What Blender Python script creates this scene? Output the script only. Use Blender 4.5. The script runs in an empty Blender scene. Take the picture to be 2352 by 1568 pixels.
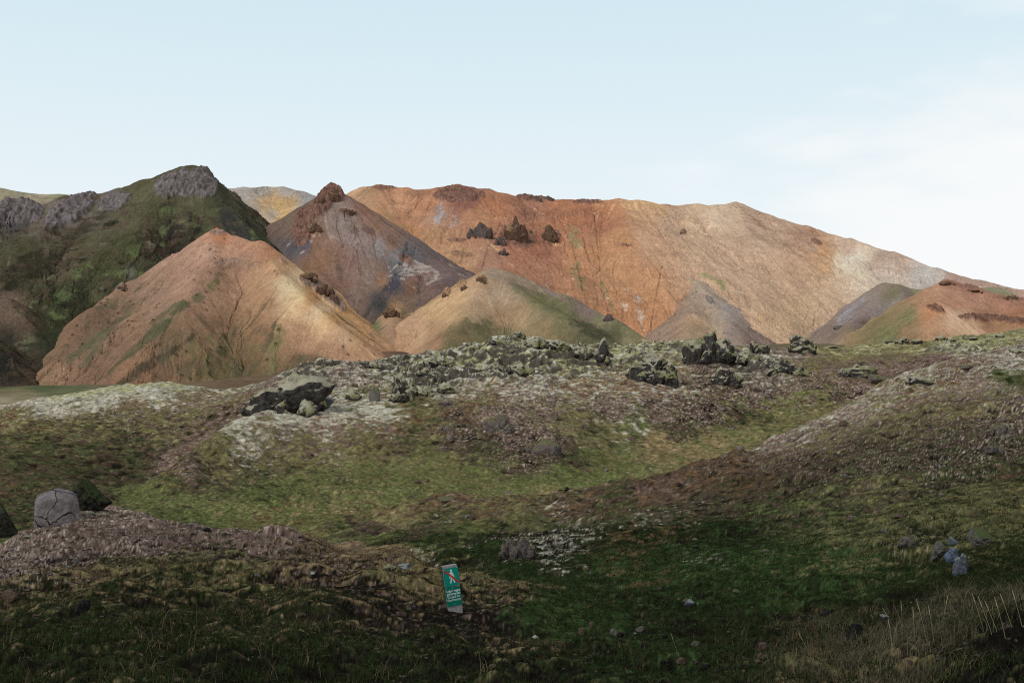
import bpy, math, random
import numpy as np
from mathutils import Vector
rng = np.random.default_rng(7); random.seed(7)
scene = bpy.context.scene
COL = scene.collection
MS = 1.0; F = 2287.0; UC = 1176.0; VC = 784.0           # lens in units of a 2352 px wide frame (35 mm on full frame), level camera at the origin

# ------------------------------------------------------------------ camera, sky, sun, exposure
cam_d = bpy.data.cameras.new('camera'); cam = bpy.data.objects.new('camera', cam_d); COL.objects.link(cam)
cam_d.sensor_width = 36; cam_d.lens = 36*F/2352; cam_d.clip_start = 0.05; cam_d.clip_end = 40000
cam.location = (0, 0, 0); cam.rotation_euler = (math.radians(90), 0, 0)
scene.camera = cam

SUN_EL = math.radians(42); SUN_AZ = math.radians(-135)    # azimuth from +Y (view direction), clockwise positive
def build_world():
    w = bpy.data.worlds.new('World'); scene.world = w; w.use_nodes = True
    nt = w.node_tree; nt.nodes.clear(); N = nt.nodes.new; L = nt.links.new
    out = N('ShaderNodeOutputWorld'); bg = N('ShaderNodeBackground'); bg.inputs['Strength'].default_value = 0.1
    sky = N('ShaderNodeTexSky'); sky.sky_type = 'NISHITA'; sky.sun_disc = False
    sky.sun_elevation = SUN_EL; sky.sun_rotation = SUN_AZ; sky.altitude = 600; sky.air_density = 1.0; sky.dust_density = 1.2; sky.ozone_density = 1.5
    tc = N('ShaderNodeTexCoord'); sep = N('ShaderNodeSeparateXYZ'); L(tc.outputs['Generated'], sep.inputs[0])
    # thin veil of high cloud: thick at the horizon, thinner above
    veil = N('ShaderNodeMapRange'); veil.inputs['From Min'].default_value = 0.0; veil.inputs['From Max'].default_value = 0.36
    veil.inputs['To Min'].default_value = 0.99; veil.inputs['To Max'].default_value = 0.92; L(sep.outputs['Z'], veil.inputs['Value'])
    m = N('ShaderNodeMixRGB'); L(veil.outputs[0], m.inputs['Fac']); L(sky.outputs[0], m.inputs['Color1'])
    vr = N('ShaderNodeValToRGB'); L(sep.outputs['Z'], vr.inputs[0]); e = vr.color_ramp.elements; e[0].position = 0; e[0].color = (.885, .94, .955, 1); e[1].position = .34; e[1].color = (.67, .845, .92, 1)
    q = e.new(.19); q.color = (.79, .895, .94, 1)
    vm = N('ShaderNodeVectorMath'); vm.operation = 'SCALE'; vm.inputs['Scale'].default_value = 10; L(vr.outputs[0], vm.inputs[0]); L(vm.outputs[0], m.inputs['Color2'])
    # soft white cloud bank to the right and low left
    mp = N('ShaderNodeMapping'); mp.inputs['Scale'].default_value = (1.0, 1.0, 3.4); mp.inputs['Location'].default_value = (0.35, 0.2, 0.1); L(tc.outputs['Generated'], mp.inputs[0])
    nz = N('ShaderNodeTexNoise'); nz.inputs['Scale'].default_value = 3.2; nz.inputs['Detail'].default_value = 7; nz.inputs['Roughness'].default_value = 0.52; L(mp.outputs[0], nz.inputs['Vector'])
    side = N('ShaderNodeMath'); side.operation = 'MULTIPLY_ADD'; L(sep.outputs['X'], side.inputs[0]); side.inputs[1].default_value = 0.75; L(nz.outputs['Fac'], side.inputs[2])
    low = N('ShaderNodeMath'); low.operation = 'MULTIPLY_ADD'; L(sep.outputs['Z'], low.inputs[0]); low.inputs[1].default_value = -0.9; L(side.outputs[0], low.inputs[2])
    cr = N('ShaderNodeMapRange'); cr.interpolation_type = 'SMOOTHSTEP'; cr.inputs['From Min'].default_value = 0.42; cr.inputs['From Max'].default_value = 0.70
    L(low.outputs[0], cr.inputs['Value'])
    m2 = N('ShaderNodeMixRGB'); L(cr.outputs[0], m2.inputs['Fac']); L(m.outputs[0], m2.inputs['Color1']); m2.inputs['Color2'].default_value = (9.4, 9.6, 9.65, 1)
    # heavier grey cloud overhead
    ov = N('ShaderNodeMapRange'); ov.interpolation_type = 'SMOOTHSTEP'; ov.inputs['From Min'].default_value = 0.36; ov.inputs['From Max'].default_value = 0.75
    L(sep.outputs['Z'], ov.inputs['Value'])
    m3 = N('ShaderNodeMixRGB'); L(ov.outputs[0], m3.inputs['Fac']); L(m2.outputs[0], m3.inputs['Color1']); m3.inputs['Color2'].default_value = (2.0, 2.4, 2.8, 1)
    L(m3.outputs[0], bg.inputs['Color']); L(bg.outputs[0], out.inputs[0])
build_world()
sd = bpy.data.lights.new('sun', 'SUN'); sd.energy = 1.85; sd.angle = math.radians(22); sd.color = (1.0, 0.965, 0.92)
sun = bpy.data.objects.new('sun', sd); COL.objects.link(sun)
sdir = Vector((math.sin(SUN_AZ)*math.cos(SUN_EL), math.cos(SUN_AZ)*math.cos(SUN_EL), math.sin(SUN_EL)))
sun.rotation_euler = sdir.to_track_quat('Z', 'Y').to_euler()
vs = scene.view_settings; vs.view_transform = 'Standard'; vs.look = 'None'; vs.gamma = 1; vs.exposure = 0.0
scene.cycles.use_denoising = False; scene.cycles.filter_width = 1.1; scene.cycles.use_adaptive_sampling = False; scene.cycles.max_bounces = 4; scene.cycles.diffuse_bounces = 3

# ------------------------------------------------------------------ numpy noise
PN = 4096
PERM = np.concatenate([rng.permutation(PN)]*2).astype(np.int32)
_a = rng.random(PN)*2*np.pi; GX = np.cos(_a).astype(np.float32); GY = np.sin(_a).astype(np.float32)
_g = rng.normal(size=(PN, 3)); _g /= np.linalg.norm(_g, axis=1)[:, None]; G3 = _g.astype(np.float32)
RX = rng.random(PN).astype(np.float32); RY = rng.random(PN).astype(np.float32); RZ = rng.random(PN).astype(np.float32)
M = PN-1
def fade(t): return t*t*t*(t*(t*6-15)+10)
def noise2(x, y, s=0):
    x = np.asarray(x)+s*17.31; y = np.asarray(y)-s*9.77
    fx = np.floor(x); fy = np.floor(y); ix = fx.astype(np.int32) & M; iy = fy.astype(np.int32) & M
    x = (x-fx).astype(np.float32); y = (y-fy).astype(np.float32); u = fade(x); v = fade(y)
    ix1 = (ix+1) & M; iy1 = (iy+1) & M
    def g(a, b, dx, dy):
        h = PERM[PERM[a]+b]; return GX[h]*dx+GY[h]*dy
    a = g(ix, iy, x, y); b = g(ix1, iy, x-1, y); c = g(ix, iy1, x, y-1); d = g(ix1, iy1, x-1, y-1)
    return ((a+(b-a)*u)*(1-v)+(c+(d-c)*u)*v)*1.6
def fbm(x, y, o=4, s=0, gain=.5):
    r = 0; a = 1; t = 0
    for k in range(o): r = r+a*noise2(x, y, s+k); t += a; a *= gain; x = x*2.03; y = y*2.03
    return r/t
def ridged(x, y, o=4, s=0, gain=.5):
    r = 0; a = 1; t = 0
    for k in range(o): r = r+a*(1-2*np.abs(noise2(x, y, s+k))); t += a; a *= gain; x = x*2.07; y = y*2.07
    return r/t
def worley2(x, y, s=0):
    x = x+s*13.7; fx = np.floor(x); fy = np.floor(y); best = np.full(x.shape, 9., np.float32); idb = np.zeros(x.shape, np.int32)
    for dx in (-1, 0, 1):
        for dy in (-1, 0, 1):
            h = PERM[PERM[(fx.astype(np.int32)+dx) & M]+((fy.astype(np.int32)+dy) & M)]
            d = (fx+dx+RX[h]-x)**2+(fy+dy+RY[h]-y)**2
            k = d < best; best = np.where(k, d, best); idb = np.where(k, h, idb)
    return np.sqrt(best), RZ[idb]
def noise3(p, s=0):
    p = p+s*7.13; f = np.floor(p); i = f.astype(np.int32) & M; q = (p-f).astype(np.float32); w = fade(q); r = 0
    for dx in (0, 1):
        for dy in (0, 1):
            for dz in (0, 1):
                h = PERM[(PERM[PERM[(i[:, 0]+dx) & M]+((i[:, 1]+dy) & M)]+((i[:, 2]+dz) & M)) & M]
                dd = (G3[h]*(q-np.array([dx, dy, dz], np.float32))).sum(1)
                r = r+dd*np.where(dx, w[:, 0], 1-w[:, 0])*np.where(dy, w[:, 1], 1-w[:, 1])*np.where(dz, w[:, 2], 1-w[:, 2])
    return r*1.6
def fbm3(p, o=3, s=0):
    r = 0; a = 1; t = 0
    for k in range(o): r = r+a*noise3(p, s+k); t += a; a *= .5; p = p*2.03
    return r/t
def worley3(p, s=0):
    p = p+s*5.3; f = np.floor(p); best = np.full(len(p), 9., np.float32)
    for dx in (-1, 0, 1):
        for dy in (-1, 0, 1):
            for dz in (-1, 0, 1):
                i = (f.astype(np.int32)+np.array([dx, dy, dz])) & M
                h = PERM[(PERM[PERM[i[:, 0]]+i[:, 1]]+i[:, 2]) & M]
                d = (f[:, 0]+dx+RX[h]-p[:, 0])**2+(f[:, 1]+dy+RY[h]-p[:, 1])**2+(f[:, 2]+dz+RZ[h]-p[:, 2])**2
                best = np.minimum(best, d)
    return np.sqrt(best)
def sstep(a, b, x): t = np.clip((x-a)/(b-a), 0, 1); return t*t*(3-2*t)
def lin(c): c = np.array(c, float)/255; return np.where(c < .04045, c/12.92, ((c+.055)/1.055)**2.4)
def alb(c):
    c = lin(c)*np.array([1.05, 1.05, .99]); y = c@np.array([.25, .6, .15]); return (y+(c-y)*.72)*1.17
def albg(c):
    c = lin(c)*np.array([1.03, 1.02, .97]); y = c@np.array([.25, .6, .15]); return (y+(c-y)*.85)*1.12
def P(u, v, d): return Vector(((u-UC)/F*d, d, -(v-VC)/F*d))

# ------------------------------------------------------------------ mesh helpers
def link(name, me, mat=None, parent=None):
    o = bpy.data.objects.new(name, me); COL.objects.link(o)
    if mat: me.materials.append(mat)
    if parent: o.parent = parent
    return o
def np_mesh(name, V, Q, col=None, smooth=True):
    """V (n,3), Q (m,k) faces of k corners"""
    me = bpy.data.meshes.new(name); n = len(V); m, k = Q.shape
    me.vertices.add(n); me.vertices.foreach_set('co', np.ascontiguousarray(V, np.float32).ravel())
    me.loops.add(m*k); me.loops.foreach_set('vertex_index', np.ascontiguousarray(Q, np.int32).ravel())
    me.polygons.add(m); me.polygons.foreach_set('loop_start', np.arange(0, m*k, k, dtype=np.int32))
    me.polygons.foreach_set('loop_total', np.full(m, k, np.int32))
    me.polygons.foreach_set('use_smooth', np.full(m, smooth))
    me.update(calc_edges=True)
    if col is not None:
        a = me.color_attributes.new('soil', 'FLOAT_COLOR', 'POINT')
        c = np.ones((n, 4), np.float32); c[:, :3] = col.reshape(-1, 3); a.data.foreach_set('color', c.ravel())
    return me
def grid_quads(nr, nc, keep=None):
    i = np.arange(nr*nc).reshape(nr, nc)
    q = np.stack([i[:-1, :-1], i[:-1, 1:], i[1:, 1:], i[1:, :-1]], -1)
    if keep is not None:
        k = keep[:-1, :-1] | keep[:-1, 1:] | keep[1:, 1:] | keep[1:, :-1]; q = q[k]
    return q.reshape(-1, 4)
def compact(V, Q, col):
    used = np.zeros(len(V), bool); used[Q.ravel()] = True; idx = np.cumsum(used)-1
    return V[used], idx[Q], col.reshape(-1, 3)[used]
def tag(o, label=None, cat=None, group=None, kind=None):
    if label: o['label'] = label
    if cat: o['category'] = cat
    if group: o['group'] = group
    if kind: o['kind'] = kind
    return o

# ------------------------------------------------------------------ materials
def soil_mat(name, scales, contrast=.35, bump=.4, bdist=.1, rough=.95):
    m = bpy.data.materials.new(name); m.use_nodes = True; nt = m.node_tree; nt.nodes.clear(); N = nt.nodes.new; L = nt.links.new
    out = N('ShaderNodeOutputMaterial'); b = N('ShaderNodeBsdfPrincipled'); b.inputs['Roughness'].default_value = rough
    b.inputs['Specular IOR Level'].default_value = 0
    at = N('ShaderNodeAttribute'); at.attribute_name = 'soil'
    tc = N('ShaderNodeTexCoord'); prev = None
    for i, (sc, det) in enumerate(scales):
        nz = N('ShaderNodeTexNoise'); nz.inputs['Scale'].default_value = sc; nz.inputs['Detail'].default_value = det; nz.inputs['Roughness'].default_value = .65
        L(tc.outputs['Object'], nz.inputs['Vector'])
        if prev is None: prev = nz.outputs['Fac']
        else:
            mm = N('ShaderNodeMath'); mm.operation = 'ADD'; L(prev, mm.inputs[0]); L(nz.outputs['Fac'], mm.inputs[1])
            h = N('ShaderNodeMath'); h.operation = 'MULTIPLY'; L(mm.outputs[0], h.inputs[0]); h.inputs[1].default_value = .5; prev = h.outputs[0]
    mr = N('ShaderNodeMapRange'); mr.inputs['From Min'].default_value = .3; mr.inputs['From Max'].default_value = .7
    mr.inputs['To Min'].default_value = 1-contrast; mr.inputs['To Max'].default_value = 1+contrast; L(prev, mr.inputs['Value'])
    mx = N('ShaderNodeVectorMath'); mx.operation = 'SCALE'; L(at.outputs['Color'], mx.inputs[0]); L(mr.outputs[0], mx.inputs['Scale'])
    L(mx.outputs[0], b.inputs['Base Color'])
    bp = N('ShaderNodeBump'); bp.inputs['Strength'].default_value = bump; bp.inputs['Distance'].default_value = bdist
    L(prev, bp.inputs['Height']); L(bp.outputs[0], b.inputs['Normal']); L(b.outputs[0], out.inputs[0])
    return m
def rock_mat(name, dark, light, moss, moss_amt, scale, bdist, moss2=None, crack=False):
    """moss_amt: 0 = none; higher = more of the upward faces overgrown"""
    m = bpy.data.materials.new(name); m.use_nodes = True; nt = m.node_tree; nt.nodes.clear(); N = nt.nodes.new; L = nt.links.new
    out = N('ShaderNodeOutputMaterial'); b = N('ShaderNodeBsdfPrincipled'); b.inputs['Roughness'].default_value = .95; b.inputs['Specular IOR Level'].default_value = .04
    tc = N('ShaderNodeTexCoord')
    def nz(s, d=6, r=.65):
        n = N('ShaderNodeTexNoise'); n.inputs['Scale'].default_value = s; n.inputs['Detail'].default_value = d; n.inputs['Roughness'].default_value = r; L(tc.outputs['Object'], n.inputs['Vector']); return n
    n1 = nz(scale); n2 = nz(scale*4); n3 = nz(scale*.7, 5)
    cr = N('ShaderNodeValToRGB'); cr.color_ramp.elements[0].position = .35; cr.color_ramp.elements[1].position = .68
    cr.color_ramp.elements[0].color = (*dark, 1); cr.color_ramp.elements[1].color = (*light, 1); L(n2.outputs['Fac'], cr.inputs[0])
    col = cr.outputs[0]; height = n2.outputs['Fac']
    if crack:
        vo = N('ShaderNodeTexVoronoi'); vo.feature = 'DISTANCE_TO_EDGE'; vo.inputs['Scale'].default_value = crack
        wv = N('ShaderNodeMixRGB'); wv.inputs['Fac'].default_value = .3; L(tc.outputs['Object'], wv.inputs['Color1']); L(n1.outputs['Color'], wv.inputs['Color2']); L(wv.outputs[0], vo.inputs['Vector'])
        mr = N('ShaderNodeMapRange'); mr.inputs['From Min'].default_value = .001; mr.inputs['From Max'].default_value = .012; L(vo.outputs['Distance'], mr.inputs['Value'])
        mc = N('ShaderNodeMixRGB'); L(mr.outputs[0], mc.inputs['Fac']); mc.inputs['Color1'].default_value = (.02, .018, .017, 1); L(col, mc.inputs['Color2']); col = mc.outputs[0]
        ad = N('ShaderNodeMath'); ad.operation = 'MULTIPLY_ADD'; L(mr.outputs[0], ad.inputs[0]); ad.inputs[1].default_value = 1.0; L(height, ad.inputs[2]); height = ad.outputs[0]
    if moss_amt > 0:
        ge = N('ShaderNodeNewGeometry'); sp = N('ShaderNodeSeparateXYZ'); L(ge.outputs['Normal'], sp.inputs[0])
        s = N('ShaderNodeMath'); s.operation = 'MULTIPLY_ADD'; L(n3.outputs['Fac'], s.inputs[0]); s.inputs[1].default_value = 1.6; L(sp.outputs['Z'], s.inputs[2])
        s2 = N('ShaderNodeMath'); s2.operation = 'MULTIPLY_ADD'; L(n2.outputs['Fac'], s2.inputs[0]); s2.inputs[1].default_value = .9; L(s.outputs[0], s2.inputs[2])
        mr = N('ShaderNodeMapRange'); mr.inputs['From Min'].default_value = 2.05-moss_amt; mr.inputs['From Max'].default_value = 2.3-moss_amt; L(s2.outputs[0], mr.inputs['Value'])
        mo = N('ShaderNodeMixRGB'); L(n1.outputs['Fac'], mo.inputs['Fac']); mo.inputs['Color1'].default_value = (*moss, 1); mo.inputs['Color2'].default_value = (*(moss2 or moss), 1)
        rp = N('ShaderNodeMapRange'); rp.inputs['From Min'].default_value = .42; rp.inputs['From Max'].default_value = .58; L(n1.outputs['Fac'], rp.inputs['Value']); L(rp.outputs[0], mo.inputs['Fac'])
        mx = N('ShaderNodeMixRGB'); L(mr.outputs[0], mx.inputs['Fac']); L(col, mx.inputs['Color1']); L(mo.outputs[0], mx.inputs['Color2']); col = mx.outputs[0]
    bp = N('ShaderNodeBump'); bp.inputs['Strength'].default_value = .8; bp.inputs['Distance'].default_value = bdist
    L(height, bp.inputs['Height']); L(bp.outputs[0], b.inputs['Normal']); L(col, b.inputs['Base Color']); L(b.outputs[0], out.inputs[0])
    return m
def plain_mat(name, c, rough=.6, spec=.3, nscale=0, amt=.2, metal=0):
    m = bpy.data.materials.new(name); m.use_nodes = True; nt = m.node_tree; b = nt.nodes['Principled BSDF']
    b.inputs['Base Color'].default_value = (*c, 1); b.inputs['Roughness'].default_value = rough; b.inputs['Specular IOR Level'].default_value = spec; b.inputs['Metallic'].default_value = metal
    if nscale:
        N = nt.nodes.new; L = nt.links.new; tc = N('ShaderNodeTexCoord'); mp = N('ShaderNodeMapping'); mp.inputs['Scale'].default_value = (3, 3, .5); L(tc.outputs['Object'], mp.inputs[0])
        n = N('ShaderNodeTexNoise'); n.inputs['Scale'].default_value = nscale; n.inputs['Detail'].default_value = 5; L(mp.outputs[0], n.inputs['Vector'])
        mr = N('ShaderNodeMapRange'); mr.inputs['From Min'].default_value = .3; mr.inputs['From Max'].default_value = .7; mr.inputs['To Min'].default_value = 1-amt; mr.inputs['To Max'].default_value = 1+amt; L(n.outputs['Fac'], mr.inputs['Value'])
        mx = N('ShaderNodeVectorMath'); mx.operation = 'SCALE'; mx.inputs[0].default_value = c; L(mr.outputs[0], mx.inputs['Scale']); L(mx.outputs[0], b.inputs['Base Color'])
    return m
def attr_mat(name, rough=.9, trans=0):
    m = bpy.data.materials.new(name); m.use_nodes = True; nt = m.node_tree; b = nt.nodes['Principled BSDF']; b.inputs['Roughness'].default_value = rough; b.inputs['Specular IOR Level'].default_value = .02
    at = nt.nodes.new('ShaderNodeAttribute'); at.attribute_name = 'soil'; nt.links.new(at.outputs['Color'], b.inputs['Base Color'])
    return m

MAT_MTN = soil_mat('mountain_soil', [(.12, 6), (.6, 5)], .2, .22, 1.0)
MAT_GROUND = soil_mat('moor_soil', [(2.2, 8), (14, 6)], .5, .7, .05)

# ------------------------------------------------------------------ colour fields: albedo samples spread over a surface, edges warped by noise
def idw(u, v, samples, values, power=3.0, ys=1.0, r0=6):
    S = np.array(samples, np.float32); W = 0; R = 0; u = u.astype(np.float32); v = v.astype(np.float32)
    for (a, b), c in zip(S, values):
        w = (((u-a)**2+((v-b)*ys)**2)+r0*r0)**(-power/2); W = W+w; R = R+w[..., None]*np.asarray(c, np.float32)
    return R/W[..., None]

# ------------------------------------------------------------------ landforms: scree slopes falling from ridge lines
RND = 5.
def seg_field(x, y, ridges):
    z = np.full(x.shape, -1e9)
    for pts, tan in ridges:
        Q = [P(*p) for p in pts]
        for a, b in zip(Q[:-1], Q[1:]):
            ab = (b.x-a.x, b.y-a.y); l2 = ab[0]**2+ab[1]**2+1e-6
            t = np.clip(((x-a.x)*ab[0]+(y-a.y)*ab[1])/l2, 0, 1)
            dist = np.hypot(x-a.x-t*ab[0], y-a.y-t*ab[1]); dist = np.sqrt(dist*dist+RND*RND)-RND; dist = dist-.00018*np.minimum(dist, 420)**2
            zz = a.z+t*(b.z-a.z)-tan*dist; h_ = np.maximum(9-np.abs(zz-z), 0)/9; z = np.where(np.abs(zz-z) < 9, np.maximum(z, zz)+h_*h_*2.0, np.maximum(z, zz))
    return z
def gullies(Z, X, Y, A):
    nr, nc = Z.shape; best = np.full(Z.shape, 1e-4); rec = np.arange(nr*nc).reshape(nr, nc).copy(); idx = rec.copy()
    for di, dj in ((0, 1), (0, -1), (1, 0), (-1, 0), (1, 1), (1, -1), (-1, 1), (-1, -1)):
        i0, i1 = max(0, -di), nr-max(0, di); j0, j1 = max(0, -dj), nc-max(0, dj); a = (slice(i0, i1), slice(j0, j1)); b = (slice(i0+di, i1+di), slice(j0+dj, j1+dj))
        g = (Z[a]-Z[b])/np.hypot(X[a]-X[b], Y[a]-Y[b]); m = g > best[a]; best[a] = np.where(m, g, best[a]); rec[a] = np.where(m, idx[b], rec[a])
    acc = A.ravel().tolist(); rc = rec.ravel().tolist()
    for i in np.argsort(-Z.ravel()).tolist():
        j = rc[i]
        if j != i: acc[j] += acc[i]
    return np.array(acc).reshape(nr, nc)
def landform(name, u0, u1, d0, d1, nu, nd, ridges, cols, rill=5, rill_w=7, rough=4, crag=None, crags=(), shift=60, streak=.42, dots=.0, greens=(), zmin=-60, seed=0, channels=(), warp=14, gully=1., shade=1., mottle=(), cap=None):
    nu = int(nu*MS); nd = int(nd*MS); lu = np.linspace(u0, u1, nu); ld = np.linspace(math.log(d0), math.log(d1), nd); U, LD = np.meshgrid(lu, ld); D = np.exp(LD)
    X = (U-UC)/F*D; Y = D
    wx = fbm(X/90, Y/90, 4, seed)*22+fbm(X/25, Y/25, 3, seed+40)*5; wy = fbm(X/90, Y/90, 4, seed+5)*22+fbm(X/25, Y/25, 3, seed+44)*5
    z0 = seg_field(X, Y, ridges); k = sstep(0, 60, np.maximum(seg_field(X, Y, [(r, 1.) for r, _ in ridges]).max()*0, 0)+0)  # keep the crest where it is
    zw = seg_field(X+wx, Y+wy, ridges)
    # the crest line keeps its surveyed height: blend warped slopes in away from the ridges
    dist = np.full(X.shape, 1e9)
    for pts, tan in ridges:
        Q = [P(*p) for p in pts]
        for a, b in zip(Q[:-1], Q[1:]):
            ab = (b.x-a.x, b.y-a.y); l2 = ab[0]**2+ab[1]**2+1e-6
            t = np.clip(((X-a.x)*ab[0]+(Y-a.y)*ab[1])/l2, 0, 1); dist = np.minimum(dist, np.hypot(X-a.x-t*ab[0], Y-a.y-t*ab[1]))
    k = sstep(5, shift, dist); Z = z0*(1-k)+zw*k
    if cap:      # a steep flank that falls away to the right
        b_ = P(*cap[0]); lim = b_.z-cap[1]*(X-b_.x)+6*fbm(X/20, Y/20, 3, seed+250); Z = np.where(X > b_.x-8, np.minimum(Z, lim), Z)
    # gentle smoothing of the base before tracing the fall lines
    Zs = Z.copy()
    for _ in range(6):
        Zs[1:-1, 1:-1] = (Zs[1:-1, 1:-1]*2+Zs[:-2, 1:-1]+Zs[2:, 1:-1]+Zs[1:-1, :-2]+Zs[1:-1, 2:])/6
    du = lu[1]-lu[0]; dl = ld[1]-ld[0]
    zx = np.gradient(Zs, du, axis=1)*F/D; zy = np.gradient(Zs, dl, axis=0)/D-zx*(U-UC)/F
    g = np.hypot(zx, zy)+1e-6; gx = -zx/g; gy = -zy/g
    def lic(w, n, h, s):
        r = 0
        for sg in (1, -1):
            x = X.copy(); y = Y.copy()
            for i in range(n):
                uu = x/y*F+UC; jj = np.clip(((uu-u0)/du).astype(np.int32), 0, nu-1); ii = np.clip(((np.log(np.maximum(y, 1))-ld[0])/dl).astype(np.int32), 0, nd-1)
                x = x+sg*h*gx[ii, jj]; y = y+sg*h*gy[ii, jj]
                r = r+noise2(x/w, y/w, s)
        return r/(2*n)*math.sqrt(n)*.8
    l1 = lic(rill_w, 16, rill_w*.8, seed+11); l2 = lic(rill_w*.34, 18, rill_w*.4, seed+23); l3 = lic(rill_w*3, 14, rill_w*1.8, seed+31)
    away = sstep(4, 50, dist)
    Z = Zs*.6+Z*.4
    Z = Z+away*(rill*(.26*l1+.12*l2)+rill*.9*l3)+fbm(X/18, Y/18, 4, seed+60)*rough*.55+fbm(X/5, Y/5, 3, seed+70)*rough*.16
    area = (du/F*D)*(dl*D); Zg = Z.copy()
    for _ in range(2): Zg[1:-1, 1:-1] = (Zg[1:-1, 1:-1]*2+Zg[:-2, 1:-1]+Zg[2:, 1:-1]+Zg[1:-1, :-2]+Zg[1:-1, 2:])/6
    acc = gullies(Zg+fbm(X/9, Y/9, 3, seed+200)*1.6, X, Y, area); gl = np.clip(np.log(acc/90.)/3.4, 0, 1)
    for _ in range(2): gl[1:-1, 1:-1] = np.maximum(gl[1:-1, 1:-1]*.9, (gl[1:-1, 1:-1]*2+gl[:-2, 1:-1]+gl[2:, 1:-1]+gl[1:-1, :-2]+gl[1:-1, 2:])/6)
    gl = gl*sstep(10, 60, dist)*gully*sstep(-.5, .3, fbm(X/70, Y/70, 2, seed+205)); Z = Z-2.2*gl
    V = VC-Z/D*F; cm = np.zeros(X.shape)
    for (a, b, ru, rv, ang, amp) in crags:
        ca, sa = math.cos(math.radians(ang)), math.sin(math.radians(ang)); du_, dv_ = U-a, V-b
        q = ((du_*ca+dv_*sa)/ru)**2+((-du_*sa+dv_*ca)/rv)**2
        cm = np.maximum(cm, sstep(1.25, .55, q+.55*fbm(X/14, Y/14, 3, seed+80))*amp)
    if len(crags):
        rg = ridged(X/16, Y/34, 4, seed+90)*.6+ridged(X/7, Y/16, 3, seed+95)*.4
        Z = Z+cm*(rg*6.5+2)
    V2 = VC-Z/D*F; chm = np.zeros(X.shape); chc = []
    for (pts, wpx, dep, cc) in channels:
        dm = np.full(X.shape, 1e9); uu = U+3.5*fbm(X/14, Y/14, 3, seed+180); vv = V+3*fbm(X/14, Y/14, 3, seed+185)
        for a, b in zip(pts[:-1], pts[1:]):
            ab = (b[0]-a[0], b[1]-a[1]); l2_ = ab[0]**2+ab[1]**2
            t = np.clip(((uu-a[0])*ab[0]+(vv-a[1])*ab[1])/l2_, 0, 1); dm = np.minimum(dm, np.hypot(uu-a[0]-t*ab[0], vv-a[1]-t*ab[1]))
        m_ = sstep(wpx*1.3, wpx*.1, dm)*(.35+.65*sstep(-.3, .3, fbm(U/9, V/14, 3, seed+190))); Z = Z-m_*dep*.5; chc.append((m_, cc))
    # colour
    wu = U+warp*fbm(X/60, Y/60, 4, seed+100)*2+warp*.8*l1; wv = V2+warp*fbm(X/60, Y/60, 4, seed+110)*1.6+warp*.9*l3
    C = idw(wu, wv, [c[:2] for c in cols], [alb(c[2]) for c in cols], 3.4, r0=12)
    for (a, b, ru, rv, ang, c, amt) in greens:
        ca, sa = math.cos(math.radians(ang)), math.sin(math.radians(ang)); du_, dv_ = wu-a, wv-b
        q = ((du_*ca+dv_*sa)/ru)**2+((-du_*sa+dv_*ca)/rv)**2
        e = sstep(1.5, .0, q)*amt*.75; mk = sstep(.26, .7, e+.75*l1+.5*l2+.5*l3+.55*fbm(X/11, Y/11, 4, seed+120+int(a)%7)-.9*sstep(.9, 1.7, q))*.85
        cg = alb(c)*(np.array([1.12, .90, 1.0]) if c[1] > c[0] else 1); C = C*(1-mk[..., None])+cg*mk[..., None]
    C = C*(1+streak*(.55*l1+.7*l2+.5*l3)[..., None])
    for (c_, sg_, th_, va, vb) in mottle:
        q_ = sg_*(.85*l1+.6*l3+.4*l2)+.55*fbm(X/22, Y/22, 4, seed+230+sum(c_) % 11); mk = sstep(th_, th_+.3, q_)*sstep(va-30, va+10, wv)*sstep(vb+30, vb-10, wv)*.85
        C = C*(1-mk[..., None])+alb(c_)*mk[..., None]
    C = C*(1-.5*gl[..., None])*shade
    C = C*(1+.18*fbm(X/6, Y/6, 4, seed+130)[..., None]+.2*fbm(X/30, Y/30, 3, seed+135)[..., None])
    if len(crags):
        rc = alb(crag or (112, 100, 98))[None, None]*np.exp(.9*ridged(X/5, Y/12, 3, seed+140)-.35+.4*fbm(X/14, Y/14, 3, seed+145))[..., None]
        mk = sstep(.15, .5, cm)[..., None]*.9; C = C*(1-mk)+rc*mk
    for m_, cc in chc: C = C*(1-.6*m_[..., None])+alb(cc)*.6*m_[..., None]
    if dots:
        w, idr = worley2(X/4.0, Y/4.0, seed+150); mk = ((w < .26) & (idr > 1-dots*.5)) * sstep(0, .2, fbm(X/40, Y/40, 2, seed+160)+.1)
        C = C*(1-mk[..., None]*.55); Z = Z+mk*1.0
    lf = math.sqrt(d0*d1)/F*2.3*2.2; C = C*np.exp(.55*fbm(X/lf, (Y+Z)/lf, 3, seed+300, .8))[..., None]
    C = np.clip(C, .004, .8)
    Vt = np.stack([X, Y, Z], -1).reshape(-1, 3)
    keep = Z > zmin
    Q = grid_quads(nd, nu, keep); Vt, Q, Cc = compact(Vt, Q, C)
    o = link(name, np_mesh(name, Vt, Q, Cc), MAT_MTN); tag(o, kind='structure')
    return dict(U=U, Z=Z, X=X, Y=Y, D=D, o=o, lu=lu, ld=ld)

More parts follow.
